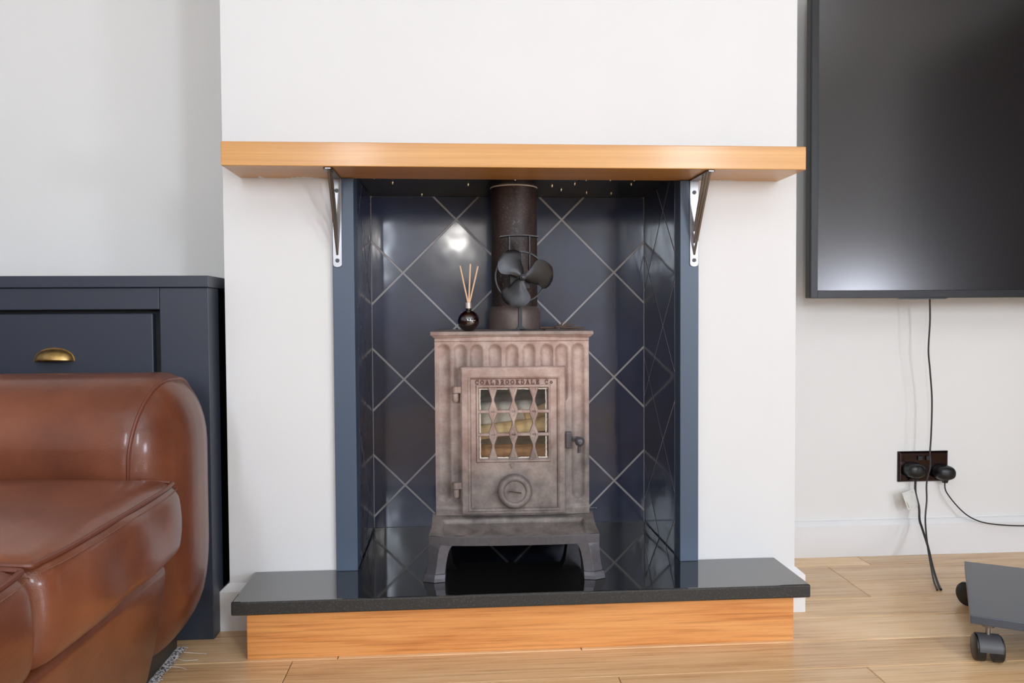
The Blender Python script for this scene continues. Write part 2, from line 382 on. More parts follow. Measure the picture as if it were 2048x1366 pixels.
rows = []
yy = 0.175
rows.append((0.295, D)); rows.append((0.175, 0.295))
edges = [0.175, 0.062, -0.056, -0.178, -0.300, -0.420]
while edges[-1] > RYB: edges.append(edges[-1]-0.12)
rows += [(edges[i+1], edges[i]) for i in range(len(edges)-1)]
for ri, (y0, y1) in enumerate(rows):
    k = ri-2
    js = sorted(joints.get(k, []))
    xs = [RXL]+js+[RXR]
    if k not in joints:
        x = RXL+random.uniform(0.2, 0.9); xs = [RXL]
        while x < RXR-0.2: xs.append(x); x += random.uniform(0.7, 1.3)
        xs.append(RXR)
    for i in range(len(xs)-1): plank(xs[i], xs[i+1], max(y0, RYB), y1)

# skirting
def skirt_x(name, x0, x1, yw, h=0.0986):
    P = [(yw, 0), (yw-0.018, 0), (yw-0.018, h-0.012), (yw-0.012, h-0.004), (yw-0.008, h), (yw, h)]
    return struct(name, MB().prism(P, x0, x1, 'yz'), M_TRIM)
skirt_x('baseboard_right', BXR, RXR, D)
skirt_x('baseboard_left', RXL, BXL, D)
def skirt_chim(name, s, xe, xin):
    P = [(xin, 0), (xe, 0), (xe, D)] if s > 0 else []
    mb = MB(); h = 0.0986; t = 0.018; c = 0.014
    prof = [(0, 0), (t, 0), (t, h-c), (0.002, h), (0, h)]
    ring = lambda f: [f(d, z) for d, z in prof]
    A = ring(lambda d, z: (xin, -d, z)); B = ring(lambda d, z: (xe+s*d, -d, z)); C = ring(lambda d, z: (xe+s*d, D-0.018, z))
    mb.loft([A, B, C]); return struct(name, mb, M_TRIM)
skirt_chim('baseboard_chimney_left', -1, BXL, -0.5725)
skirt_chim('baseboard_chimney_right', 1, BXR, 0.535)

# ------------------------------------------------------------------ tiled recess: tiles are single pieces on a grout bed
A_ = 0.1388
def tiled(name, umin, umax, zmin, zmax, u0, z0, place, mat_bed):
    w = struct(name, MB().prism([(umin, zmin), (umax, zmin), (umax, zmax), (umin, zmax)], 0, 0.0), mat_bed) if False else None
    mb = MB(); P = [(umin, zmin), (umax, zmin), (umax, zmax), (umin, zmax)]
    lo = [place(u, z, -0.012) for u, z in P]; hi = [place(u, z, -0.0007) for u, z in P]
    mb.loft([lo, hi]); w = struct(name, mb, mat_bed)
    g = 0.0046
    for i in range(-12, 13):
        for j in range(-12, 13):
            if (i+j) % 2: continue
            cu, cz = u0+i*A_, z0+j*A_; a = A_-g*0.75
            poly = clip([(cu-a, cz), (cu, cz-a), (cu+a, cz), (cu, cz+a)], umin+0.0012, umax-0.0012, zmin, zmax)
            if len(poly) < 3: continue
            ar = abs(sum(poly[k][0]*poly[(k+1) % len(poly)][1]-poly[(k+1) % len(poly)][0]*poly[k][1] for k in range(len(poly))))/2
            if ar < 2e-5: continue
            mx, mz = sum(p[0] for p in poly)/len(poly), sum(p[1] for p in poly)/len(poly)
            sh = lambda p, k: (p[0]+(mx-p[0])*k, p[1]+(mz-p[1])*k)
            d = 0.0011/max(0.02, math.sqrt(ar))
            c0 = Vector(place(mx, mz, 0))
            rings = [[Vector(place(*sh(p, k), h))-c0 for p in poly] for k, h in ((0, -0.004), (0, -0.0006), (d, 0.0))]
            t = MB().loft(rings)
            o = link('tile', t.mesh('tile', M_TILE), w, local=True); o.location = c0
    return w
tiled('wall_firebox_rear', FXL, FXR, ZH, 0.985, -0.0145, 0.9262, lambda u, z, h: (u, FD-h, z), M_GROUT)
tiled('wall_firebox_left', 0.048, FD-0.001, ZH, 0.985, 0.100, 0.510, lambda u, z, h: (FXL+h, u, z), M_GROUT)
tiled('wall_firebox_right', 0.048, FD-0.001, ZH, 0.985, 0.2915, 0.3700, lambda u, z, h: (FXR-h, u, z), M_GROUT)

# painted boards framing the recess
s = thing('recess_frame', 'slate blue painted boards framing the tiled fireplace recess', 'frame', (-0.0145, -0.006, ZH))
part('board', MB().box(-0.4195, FXL, -0.013, -0.0005, ZH, MZB-0.001), M_NAVY, s, bevel=0.0012)
part('board', MB().box(FXR-0.004, 0.3815, -0.013, -0.0005, ZH, MZB-0.001), M_NAVY, s, bevel=0.0012)
part('reveal_strip', MB().box(-0.3855, FXL, -0.0003, 0.046, ZH, 0.984), M_NAVY, s, bevel=0.0015)
part('reveal_strip', MB().box(FXR, 0.356, -0.0003, 0.046, ZH, 0.984), M_NAVY, s, bevel=0.0015)

# register plate closing the recess at the top, with screws
s = thing('register_plate', 'black metal plate closing the top of the fireplace recess', 'plate', (0, 0.17, 0.986))
part('sheet', MB().box(FXL+0.0005, FXR-0.0005, 0.001, FD-0.001, 0.9855, 0.992), M_PLATE, s)
part('hatch', MB().box(0.13, 0.262, 0.035, 0.095, 0.9835, 0.9855), M_PLATE, s, bevel=0.0006)
for (x, y_) in ((-0.335, 0.05), (-0.30, 0.12), (-0.24, 0.30), (-0.2, 0.03), (-0.125, 0.14), (-0.09, 0.04), (0.075, 0.15), (0.105, 0.21), (0.125, 0.12), (0.14, 0.045), (0.195, 0.045), (0.25, 0.045), (0.175, 0.25), (0.24, 0.26), (0.26, 0.12), (-0.02, 0.06)):
    part('screw', MB().lathe([(0.0, -0.0065), (0.0016, -0.006), (0.0032, -0.003), (0.0034, 0)], (x, y_, 0.9836 if 0.12 < x < 0.27 and y_ < 0.1 else 0.9856), n=10), M_SCREW, s, smooth=True)

# ------------------------------------------------------------------ hearth slab and plinth
T = [(-0.5967, -0.1873), (0.5619, -0.1873), (0.5619, 0), (FXR, 0), (FXR, FD), (FXL, FD), (FXL, 0), (-0.5967, 0)]
mb = MB().prism(T, 0.0943, ZH, 'xy')
me = mb.mesh('hearth_slab', [M_GRAN, M_GRANE])
for p in me.polygons:
    if abs(p.normal.z) < 0.5: p.material_index = 1
tag(link('hearth_slab', me, bevel=0.0035, seg=3), 'polished black granite hearth slab under the stove', 'hearth')
solid('hearth_plinth', MB().box(-0.5718, 0.5342, -0.1679, -0.0015, 0.0, 0.0938), M_PLINTH, 'orange oak veneered plinth board beneath the black hearth', 'plinth', bevel=0.001)

# ------------------------------------------------------------------ mantel shelf and brackets
s = thing('mantel_shelf', 'chunky varnished pine mantel shelf above the fireplace', 'shelf', (-0.02, -0.001, MZB))
part('board', MB().box(-0.6135, 0.5675, -0.1423, -0.0005, MZB, MZT), M_MANTEL, s, bevel=0.0016)
for (x0, x1, y0) in ((-0.52, -0.44, -0.022), (-0.575, -0.562, -0.03), (0.40, 0.47, -0.016)):
    n = 14; P = [(x0+(x1-x0)*i/n, -0.001) for i in range(n+1)]+[(x1-(x1-x0)*i/n, -0.001+y0*(0.3+0.7*abs(math.sin(i*1.7+x0*9)))*math.sin(math.pi*(i+0.3)/(n+0.6))) for i in range(n+1)]
    part('paint_smear', MB().prism(P, MZB-0.0006, MZB+0.0002, 'xy'), M_TRIM, s, label='white paint smeared along the underside')
def bracket(xc, label):
    t = thing('shelf_bracket', label, 'bracket', (xc, -0.014, MZB-0.2), group='steel brackets under the mantel')
    w = 0.0095
    part('wall_strap', MB().prism([(xc-w, MZB-0.003), (xc+w, MZB-0.003), (xc+w, 0.786)]+[(xc+w*math.cos(a), 0.786-0.006*math.sin(a)) for a in (0.5, 1.0, 1.57, 2.1, 2.6)]+[(xc-w, 0.786)], -0.0165, -0.0135), M_STEEL, t, bevel=0.0005)
    part('shelf_strap', MB().prism([(xc-w, -0.0136), (xc+w, -0.0136), (xc+w, -0.128), (xc+w*0.6, -0.134), (xc-w*0.6, -0.134), (xc-w, -0.128)], MZB-0.0035, MZB-0.0006, 'xy'), M_STEEL, t, bevel=0.0005)
    for k in range(3):
        y0 = -0.084-0.0215*k; z1 = 0.862-0.026*k; x = xc
        part('brace', MB().add([(x+sx*0.0024, yy, zz) for sx in (-1, 1) for (yy, zz) in ((y0, MZB-0.003), (y0+0.0042, MZB-0.003), (-0.0165, z1+0.0045), (-0.0165, z1-0.0045))],
             [(0, 1, 2, 3), (7, 6, 5, 4), (0, 4, 5, 1), (1, 5, 6, 2), (2, 6, 7, 3), (3, 7, 4, 0)]), M_STEEL, t, bevel=0.0008)
    for z in (0.9435, 0.7945):
        part('screw', MB().lathe([(0, -0.0205), (0.0018, -0.0203), (0.0022, -0.0188), (0.0042, -0.0188), (0.0046, -0.0164)], (xc, 0, z), 'y', 14), M_CASTOR, t, smooth=True)
bracket(-0.4085, 'steel strap bracket under the left end of the mantel')
bracket(0.3705, 'steel strap bracket under the right end of the mantel')

# ------------------------------------------------------------------ stove (local frame: x right, y into the room is negative)
SX = -0.035
stove = thing('stove', 'rusty cast iron wood stove with latticed glass door on the black hearth', 'stove', (SX, 0.0, 0), math.radians(-1.6))
def sp_(name, mb, m, **k): return part(name, mb, m, stove, local=True, **k)
bowy = lambda x: -0.031-0.010*(1-min(1, (x/0.167)**2))
# front panel as relief with the flutes and the door opening
FL = [((p-1026.5)*1.0826e-3) for p in (889.5, 923, 955.5, 992, 1025.5, 1059.5, 1095.5, 1125.5, 1158.5)]
def relief(x0, x1, z0, z1, nx, nz, fy, hole=None):
    X = np.linspace(x0, x1, nx+1); Z = np.linspace(z0, z1, nz+1); mb = MB()
    vs = [(x, fy(x, z), z) for z in Z for x in X]; fs = []
    for j in range(nz):
        for i in range(nx):
            cx, cz = (X[i]+X[i+1])/2, (Z[j]+Z[j+1])/2
            if hole and hole[0] < cx < hole[1] and hole[2] < cz < hole[3]: continue
            a = j*(nx+1)+i; fs.append((a, a+1, a+nx+2, a+nx+1))
    return mb.add(vs, fs)
def fbody(x, z):
    y = bowy(x)
    for k, c in enumerate(FL):
        r = 0.0142 if 0 < k < 8 else 0.0148
        zb = 0.50 if 0 < k < 8 else 0.288
        zc = max(zb, min(0.599, z)); d = math.hypot(x-c, z-zc)/r
        if d < 1: y += 0.0062*(1-d**2.4)
    if z < 0.262: y -= 0.003*min(1, (0.262-z)/0.004)
    if z > 0.620: y -= 0.002
    return y
OP = (-0.0720, 0.0755, 0.3675, 0.5190)
sp_('front_panel', relief(-0.167, 0.167, 0.243, 0.6285, 167, 192, fbody, (OP[0]-0.008, OP[1]+0.008, OP[2]-0.008, OP[3]+0.008)), M_IRON, smooth=True)
mb = MB().box(-0.167, -0.160, -0.031, 0.25, 0.243, 0.6285).box(0.160, 0.167, -0.031, 0.25, 0.243, 0.6285).box(-0.16, 0.16, 0.243, 0.25, 0.243, 0.6285)
mb.box(-0.16, 0.16, -0.028, 0.243, 0.243, 0.25)
sp_('firebox_casing', mb, M_IRON)
# top plate with stepped lip
mb = MB().prism([(-0.1755, -0.046), (0.1755, -0.046), (0.1755, 0.262), (-0.1755, 0.262)], 0.6325, 0.6410, 'xy')
sp_('top_plate', mb, M_IRON3, bevel=0.0015)
mb = MB().loft([[(sx*0.1685, y, 0.6275) if False else (sx*0.1685, y, 0.6275) for sx, y in ((-1, -0.041), (1, -0.041), (1, 0.255), (-1, 0.255))],
                [(sx*0.1735, y, 0.6327) for sx, y in ((-1, -0.045), (1, -0.045), (1, 0.26), (-1, 0.26))]])
sp_('top_moulding', mb, M_IRON)
# door
DX0, DX1, DZ0, DZ1 = -0.1115, 0.1134, 0.2470, 0.5650
PX0, PX1, PZ0, PZ1 = -0.0905, 0.0960, 0.2605, 0.5400
WX0, WX1, WZ0, WZ1 = -0.0787, 0.0810, 0.3600, 0.5265
ss = lambda t: max(0, min(1, t))**2*(3-2*max(0, min(1, t)))
def fdoor(x, z):
    e = min(x-DX0, DX1-x, z-DZ0, DZ1-z); y = -0.0555+0.003*(1-ss(e/0.003))
    i = min(x-PX0, PX1-x, z-PZ0, PZ1-z); y += 0.0050*ss((i+0.0015)/0.0035) - 0.0012*(1-ss(abs(i+0.004)/0.002))
    q = min(x-WX0, WX1-x, z-WZ0, WZ1-z); y -= 0.0032*ss((q+0.0008)/0.0024)
    q2 = min(x-OP[0], OP[1]-x, z-OP[2], OP[3]-z); y += 0.0035*ss((q2+0.0024)/0.0024)
    return y
door = sp_('door', relief(DX0, DX1, DZ0, DZ1, 190, 264, fdoor, OP), M_IRON2, smooth=True)
mb = MB()
for (a, b, c, d) in ((DX0, DX0+0.004, DZ0, DZ1), (DX1-0.004, DX1, DZ0, DZ1), (DX0, DX1, DZ0, DZ0+0.004), (DX0, DX1, DZ1-0.004, DZ1)):
    mb.box(a, b, -0.0528, -0.036, c, d)
for (a, b, c, d) in ((OP[0]-0.004, OP[0], OP[2], OP[3]), (OP[1], OP[1]+0.004, OP[2], OP[3]), (OP[0], OP[1], OP[2]-0.004, OP[2]), (OP[0], OP[1], OP[3], OP[3]+0.004)):
    mb.box(a, b, -0.0500, -0.040, c, d)
part('door_edge', mb, M_IRON, door, local=True)
# lattice
mb = MB(); px2x = lambda p: (p-1028.5)*1.0696e-3+0.0018; zr = [0.5190-0.0495*k-0.0005 for k in range(4)]
yF, yB = -0.0535, -0.0478
cols = [px2x(987), px2x(1028), px2x(1069)]
zc = [OP[3]-0.001, 0.4690, 0.4195, OP[2]+0.002]
for c in cols:
    Lp, Rp = [], []
    zs = []
    for k in range(4):
        for dz, wd in ((0.0215, 0.0032), (0.0030, 0.0102), (-0.0030, 0.0102), (-0.0215, 0.0032)):
            z = zc[k]+dz
            if OP[2]-0.001 <= z <= OP[3]+0.001: zs.append((z, wd))
    zs = [(OP[3]+0.001, 0.0106)]+[t for t in zs if abs(t[0]-OP[3]) > 0.006]+[]
    zs = [t for t in zs if abs(t[0]-OP[2]) > 0.006]+[(OP[2]-0.001, 0.0106)]
    poly = [(c-wd, z) for z, wd in zs]+[(c+wd, z) for z, wd in zs[::-1]]
    for i in range(len(zs)-1):
        (z1, w1), (z2, w2) = zs[i], zs[i+1]
        a = [(c-w1, z1), (c+w1, z1), (c+w2, z2), (c-w2, z2)]
        b_ = [(c-w1+0.0016, z1), (c+w1-0.0016, z1), (c+w2-0.0016, z2), (c-w2+0.0016, z2)]
        mb.add([(x, yB, z) for x, z in a]+[(x, yB-0.003, z) for x, z in a]+[(x, yF, z) for x, z in b_],
               [(0, 1, 2, 3), (0, 4, 5, 1), (1, 5, 6, 2), (2, 6, 7, 3), (3, 7, 4, 0), (4, 8, 9, 5), (5, 9, 10, 6), (6, 10, 11, 7), (7, 11, 8, 4), (11, 10, 9, 8)])
for z in zc[1:3]:
    P = [(yB, z-0.0034), (yB-0.004, z-0.0034), (yF, z-0.0024), (yF, z+0.0024), (yB-0.004, z+0.0034), (yB, z+0.0034)]
    mb.prism(P, OP[0]-0.002, OP[1]+0.002, 'yz')
for c in cols:
    for k, z in enumerate(zc):
        a, h = 0.0074, 0.0165
        top = 0 if k == 0 else h; bot = 0 if k == 3 else h
        rim = [(c-a, z), (c, z-bot), (c+a, z), (c, z+top)]
        # sunken diamond with a raised rim
        sh = lambda p, q: (c+(p[0]-c)*q, z+(p[1]-z)*q)
        mb.loft([[(p[0], yB, p[1]) for p in rim], [(p[0], yF-0.0015, p[1]) for p in rim], [(sh(p, 0.66)[0], yF-0.0015, sh(p, 0.66)[1]) for p in rim], [(sh(p, 0.60)[0], yF+0.0008, sh(p, 0.60)[1]) for p in rim]])
part('window_lattice', mb, M_IRON2, door, local=True)
part('glass_pane', MB().box(OP[0]-0.003, OP[1]+0.003, -0.0440, -0.0400, OP[2]-0.003, OP[3]+0.003), M_GLASS, door, local=True)
mb = MB(); random.seed(3)
for (p, q) in (((OP[0]+0.0016, OP[2]), (OP[0]+0.0016, OP[3])), ((OP[1]-0.0036, OP[2]), (OP[1]-0.0036, OP[3])), ((OP[0], OP[3]-0.0018), (OP[1], OP[3]-0.0018)), ((OP[0], OP[2]+0.001), (OP[1], OP[2]+0.001))):
    pts = [(p[0]+(q[0]-p[0])*i/40+random.uniform(-.0004, .0004), -0.0462, p[1]+(q[1]-p[1])*i/40+random.uniform(-.0004, .0004)) for i in range(41)]
    mb.tube(pts, [0.0015+random.uniform(-.0004, .0006) for _ in pts], 6)
part('fire_rope', mb, M_ROPE, door, local=True, smooth=True, label='pale woven rope seal')
# raised lettering, drawn with strokes and serifs
G = {'C': [[(.68, .78), (.6, .95), (.4, 1), (.18, .9), (.05, .6), (.05, .4), (.18, .1), (.4, 0), (.6, .06), (.68, .2)], [(.68, .66), (.68, .98)]],
     'O': [[(.38, 1), (.15, .88), (.04, .6), (.04, .4), (.15, .12), (.38, 0), (.61, .12), (.72, .4), (.72, .6), (.61, .88), (.38, 1)]],
     'A': [[(.02, 0), (.24, 0)], [(.5, 0), (.76, 0)], [(.12, 0), (.38, 1), (.66, 0)], [(.2, .36), (.56, .36)]],
     'L': [[(.03, 1), (.33, 1)], [(.17, 1), (.17, 0)], [(.03, 0), (.66, 0), (.66, .26)]],
     'B': [[(.02, 1), (.45, 1), (.62, .88), (.62, .64), (.45, .53), (.17, .53)], [(.45, .53), (.67, .42), (.67, .12), (.48, 0), (.02, 0)], [(.17, 1), (.17, 0)]],
     'R': [[(.02, 1), (.45, 1), (.62, .88), (.62, .62), (.45, .5), (.17, .5)], [(.42, .5), (.62, 0), (.74, 0)], [(.17, 1), (.17, 0)], [(.03, 0), (.31, 0)]],
     'K': [[(.17, 1), (.17, 0)], [(.03, 0), (.31, 0)], [(.03, 1), (.31, 1)], [(.64, 1), (.17, .42)], [(.33, .58), (.66, 0)], [(.52, 0), (.76, 0)], [(.5, 1), (.72, 1)]],
     'D': [[(.02, 1), (.42, 1), (.64, .84), (.7, .5), (.64, .16), (.42, 0), (.02, 0)], [(.17, 1), (.17, 0)]],
     'E': [[(.02, 1), (.62, 1), (.62, .78)], [(.17, 1), (.17, 0)], [(.17, .52), (.46, .52)], [(.46, .4), (.46, .64)], [(.02, 0), (.66, 0), (.66, .24)]],
     'o': [[(.3, .66), (.1, .52), (.06, .33), (.1, .14), (.3, 0), (.5, .14), (.54, .33), (.5, .52), (.3, .66)]]}
mb = MB(); H = 0.0082; x = -0.0795; zt = 0.5282; adv = 0.01085
def stroke(a, b, wd=0.00095):
    dx, dz = b[0]-a[0], b[1]-a[1]; l = math.hypot(dx, dz) or 1; ux, uz = dx/l*wd*0.5, dz/l*wd*0.5; nx, nz = -uz, ux
    P = [(a[0]-ux+nx, a[1]-uz+nz), (a[0]-ux-nx, a[1]-uz-nz), (b[0]+ux-nx, b[1]+uz-nz), (b[0]+ux+nx, b[1]+uz+nz)]
    mb.prism(P, -0.0532, -0.0490)
for ch in 'COALBROOKDALE Co':
    if ch == ' ': x += adv*0.72; continue
    for pl in G[ch]:
        for a, b_ in zip(pl, pl[1:]): stroke((x+a[0]*H*1.12, zt+a[1]*H), (x+b_[0]*H*1.12, zt+b_[1]*H))
    x += adv*(0.80 if ch == 'o' else 1.0)
part('lettering', mb, dark_metal('dark_rust_letter_edges', srgb(92, 50, 42), 0.6, 0.2), door, local=True, label='raised maker lettering over the window')
# pointer and air wheel
part('pointer', MB().prism([(-0.0055-0.002, 0.3572), (-0.002+0.0055, 0.3572), (-0.002, 0.3462)], -0.0548, -0.0490), M_IRON3, door, local=True, bevel=0.0004)
wx, wz = 0.0030, 0.2985
wh = part('air_wheel', MB().lathe([(0.030, -0.0495), (0.0362, -0.0520), (0.0372, -0.060), (0.0350, -0.0670), (0.0315, -0.0700), (0.0262, -0.0705), (0.0236, -0.0685), (0.0225, -0.0665), (0.0200, -0.0665), (0.0, -0.0672)], (wx, 0, wz), 'y', 56), M_IRON3, door, local=True, smooth=True, angle=50)
def slot(k, w_, l_, ya, yb_):
    a = math.radians(-9); P = []
    for i in range(16):
        t = 2*math.pi*i/16; u = w_*math.cos(t)+(l_ if math.cos(t) > 0 else -l_); v = w_*math.sin(t)
        P.append((wx+u*math.cos(a)-v*math.sin(a), wz+u*math.sin(a)+v*math.cos(a)))
    return MB().prism(P, ya, yb_)
part('coin_slot', slot(0, 0.0034, 0.0125, -0.0667, -0.0690), M_IRON2, door, local=True, bevel=0.0006)
part('coin_slot_groove', slot(0, 0.0014, 0.0125, -0.0689, -0.06935), M_SUB, door, local=True)
# hinges
for z in (0.508, 0.302):
    h = sp_('hinge', MB().lathe([(0.0, 0.001), (0.0078, 0.002), (0.0082, 0.0155), (0.0, 0.0160)], (-0.1225, -0.050, z), n=18)
            .lathe([(0.0, -0.0175), (0.0052, -0.017), (0.0066, -0.015), (0.0066, 0.0005), (0, 0.001)], (-0.1225, -0.050, z), n=18)
            .box(-0.1225, DX0+0.001, -0.0555, -0.044, z+0.002, z+0.0155).box(-0.1280, -0.1170, -0.046, -0.034, z-0.014, z), M_IRON2, smooth=True)
# latch handle
lh = sp_('latch_handle', MB().lathe([(0, -0.094), (0.0045, -0.0935), (0.0088, -0.090), (0.0102, -0.085), (0.0095, -0.080), (0.0062, -0.077), (0.0055, -0.045)], (0.1395, 0, 0.4075), 'y', 22)
         .lathe([(0, -0.0952), (0.003, -0.0952), (0.0034, -0.0935)], (0.1395, 0, 0.4060), 'y', 12)
         .tube([(0.1395, -0.083, 0.400), (0.1385, -0.082, 0.392), (0.1385, -0.081, 0.383)], [0.0035, 0.0032, 0.0030], 10), M_LEG, smooth=True)
part('latch_plate', MB().box(0.1135, 0.1270, -0.0600, -0.040, 0.389, 0.4235).box(0.1265, 0.137, -0.0580, -0.050, 0.403, 0.413), M_LEG, stove, local=True, bevel=0.0016)
# base: apron, tray, legs
def fy0(x): return -0.098-0.012*(1-min(1, abs(x)/0.18)**3)
nx, ny = 120, 44; vs = []
for j in range(ny+1):
    t = j/ny; hw = 0.1795-0.0115*t
    for i in range(nx+1):
        x = -hw+2*hw*i/nx; y = fy0(x)*(1-t)+(-0.030)*t
        z = 0.2150+0.0285*t**1.15
        ex = (0.152-abs(x))/0.006; ey = (t-0.09)/0.05; e2 = (0.80-t)/0.06
        z -= 0.0075*ss(ex)*ss(ey)*ss(e2)
        z += 0.001*ss((abs(x)-0.150)/0.012)
        vs.append((x, y, z))
mb = MB().add(vs, [(j*(nx+1)+i, j*(nx+1)+i+1, (j+1)*(nx+1)+i+1, (j+1)*(nx+1)+i) for j in range(ny) for i in range(nx)])
sp_('ash_tray', mb, M_IRON3, smooth=True)
n = 24
front = [(-0.1795+0.359*i/n) for i in range(n+1)]
A_lo = [(x, fy0(x)+0.0012, 0.1955) for x in front]; A_hi = [(x, fy0(x), 0.2148) for x in front]
B_lo = [(x, fy0(x)+0.008, 0.1955) for x in front[::-1]]; B_hi = [(x, fy0(x)+0.006, 0.2148) for x in front[::-1]]
sp_('apron', MB().loft([A_lo+B_lo, A_hi+B_hi]), M_LEG, bevel=0.0006)
sp_('base_skirt', MB().box(-0.176, -0.168, -0.092, 0.255, 0.1955, 0.2150).box(0.168, 0.176, -0.092, 0.255, 0.1955, 0.2150).box(-0.176, 0.176, 0.247, 0.255, 0.1955, 0.2150)
    .box(-0.168, 0.168, -0.085, 0.247, 0.1960, 0.2030), M_LEG)
sp_('side_cheek', MB().prism([(-0.095, 0.2145), (-0.028, 0.2145), (-0.028, 0.2455)], -0.1745, -0.168, 'yz'), M_IRON)
sp_('side_cheek', MB().prism([(-0.095, 0.2145), (-0.028, 0.2145), (-0.028, 0.2455)], 0.168, 0.1745, 'yz'), M_IRON)
def leg(s_, yf, yd):
    R = []
    for z, xi, xo, f in ((0.1975, 0.128, 0.1795, 0), (0.190, 0.134, 0.1798, 0.001), (0.180, 0.1385, 0.180, 0.002), (0.160, 0.1425, 0.1815, 0.003), (0.1385, 0.1455, 0.1850, 0.005), (0.1378, 0.1445, 0.1875, 0.008), (0.1300, 0.1450, 0.1895, 0.010), (0.1222, 0.1450, 0.1905, 0.011)):
        ya, yb_ = yf-yd*f, yf+yd*0.042
        R.append([(s_*xi, ya, z), (s_*(xi+xo)/2, ya-yd*0.004, z), (s_*xo, ya+yd*0.006, z), (s_*xo, yb_, z), (s_*xi, yb_, z)])
    return MB().loft(R)
for s_ in (-1, 1):
    sp_('leg', leg(s_, -0.1000, 1), M_LEG, bevel=0.0012)
    sp_('leg', leg(s_, 0.250, -1), M_LEG, bevel=0.0012)
sp_('side_bolt', MB().lathe([(0, -0.03), (0.0016, -0.03), (0.0016, 0.012), (0.0042, 0.013), (0.0046, 0.016), (0, 0.018)], (0.176, 0.03, 0.238), 'x', 12), M_LEG, smooth=True)
# loose grit on the tray
mb = MB(); random.seed(5)
for _ in range(70):
    x = random.gauss(-0.07, 0.05); t = random.uniform(0.25, 0.55); y = fy0(x)*(1-t)-0.03*t; r = random.uniform(0.0006, 0.0018); z = 0.2108+r*0.4
    if abs(x) > 0.14: continue
    mb.add([(x-r, y, z), (x, y-r*0.7, z-r*0.5), (x+r, y, z), (x, y+r*0.8, z), (x, y, z+r*0.9)], [(0, 1, 4), (1, 2, 4), (2, 3, 4), (3, 0, 4), (3, 2, 1, 0)])
g = tag(link('rust_flakes', mb.mesh('rust_flakes', logmat('rust_flake', srgb(170, 130, 100), srgb(215, 180, 150))), None), 'loose rust flakes scattered in the stove ash tray', 'debris'); g['kind'] = 'stuff'
g.location = (SX, 0, 0.0006); g.rotation_euler = (0, 0, math.radians(-1.6))
# inside: fire bricks and logs
sp_('fire_brick', MB().box(-0.145, 0.145, 0.115, 0.140, 0.2505, 0.60), M_FIREB, bevel=0.003)
def log(label, p0, p1, r, m_, seed, wedge=False):
    random.seed(seed); p0, p1 = Vector(p0), Vector(p1); n = 14; rings = []
    ax = (p1-p0).normalized(); u = Vector((0, 0, 1)); u = (u-ax*u.dot(ax)).normalized(); v_ = ax.cross(u)
    rad = [r*(1+random.uniform(-.06, .06)) for _ in range(n)] if not wedge else [r*k for k in (1, .97, .95, .95, .96, 1, .75, .6, .5, .45, .5, .6, .75, .95)]
    for i in range(9):
        c = p0+(p1-p0)*i/8
        rings.append([c+(u*math.cos(2*math.pi*j/n)+v_*math.sin(2*math.pi*j/n))*rad[j]*(1+0.03*math.sin(i*2+j)) for j in range(n)])
    me = MB().loft(rings).mesh('firewood_log', m_, True, angle=50)
    o = tag(link('firewood_log', me), label, 'firewood', 'logs behind the stove glass'); o.location = (SX, 0, 0); return o
log('brown log lying lowest behind the stove glass', (-0.105, 0.024, 0.355), (0.115, 0.022, 0.353), 0.0345, M_LOGB, 1)
log('fresh yellow split log resting across the brown log in the stove', (-0.100, 0.002, 0.4120), (0.112, 0.006, 0.436), 0.0185, M_LOGY, 2, True)
log('pale birch log at the back of the stove fire', (-0.112, 0.045, 0.446), (0.055, 0.043, 0.452), 0.033, M_LOGP, 4)
log('small yellow log sloping up to the right in the stove', (0.030, 0.020, 0.4435), (0.118, 0.038, 0.478), 0.015, M_LOGY, 6)
sp_('grate_bed', MB().box(-0.155, 0.155, -0.02, 0.112, 0.2505, 0.312), M_FIREB)

# ------------------------------------------------------------------ flue pipe
PXc, PYc = -0.0125, 0.200
s = thing('flue_pipe', 'dark brown stove flue pipe rising to the register plate', 'pipe', (PXc, PYc, 0.6412))
part('pipe', MB().lathe([(0.0563, 0.690), (0.0563, 0.9853)], (PXc, PYc, 0), n=56), M_PIPE, s, smooth=True)
part('collar', MB().lathe([(0.0625, 0.6412), (0.0632, 0.645), (0.0632, 0.683), (0.0615, 0.690), (0.058, 0.695), (0.0565, 0.697)], (PXc, PYc, 0), n=56), dark_metal('brown_grey_collar', srgb(112, 98, 92), 0.45, 0.3), s, smooth=True)
part('sealant_ring', MB().lathe([(0.0566, 0.9832), (0.0574, 0.9840), (0.0578, 0.9854), (0.0566, 0.9854)], (PXc, PYc, 0), n=56), M_ROPE, s, smooth=True, label='pale sealant ring')

# ------------------------------------------------------------------ stove fan
fx, fz, fyy = -0.0063, 0.7600, 0.055
fan = thing('stove_fan', 'black three-bladed heat powered fan standing before the flue pipe', 'fan', (fx, fyy, 0.6411))
mb = MB().prism([(-0.066, fyy-0.012), (-0.012, fyy-0.018), (0.000, fyy-0.010), (0.038, fyy-0.020), (0.046, fyy-0.012), (0.012, fyy+0.004), (0.030, fyy+0.022), (-0.045, fyy+0.022), (-0.022, fyy+0.002)], 0.6411, 0.6435, 'xy')
part('foot', mb, M_FAN, fan, bevel=0.0006)
part('post', MB().loft([[(-0.022, fyy-0.004, 0.6435), (0.002, fyy-0.004, 0.6435), (0.002, fyy+0.010, 0.6435), (-0.022, fyy+0.010, 0.6435)],
                        [(-0.0150, fyy-0.004, 0.650), (-0.0060, fyy-0.004, 0.650), (-0.0060, fyy+0.010, 0.650), (-0.0150, fyy+0.010, 0.650)],
                        [(-0.0150, fyy-0.004, 0.735), (-0.0060, fyy-0.004, 0.735), (-0.0060, fyy+0.010, 0.735), (-0.0150, fyy+0.010, 0.735)]]), M_FAN, fan, bevel=0.0006)
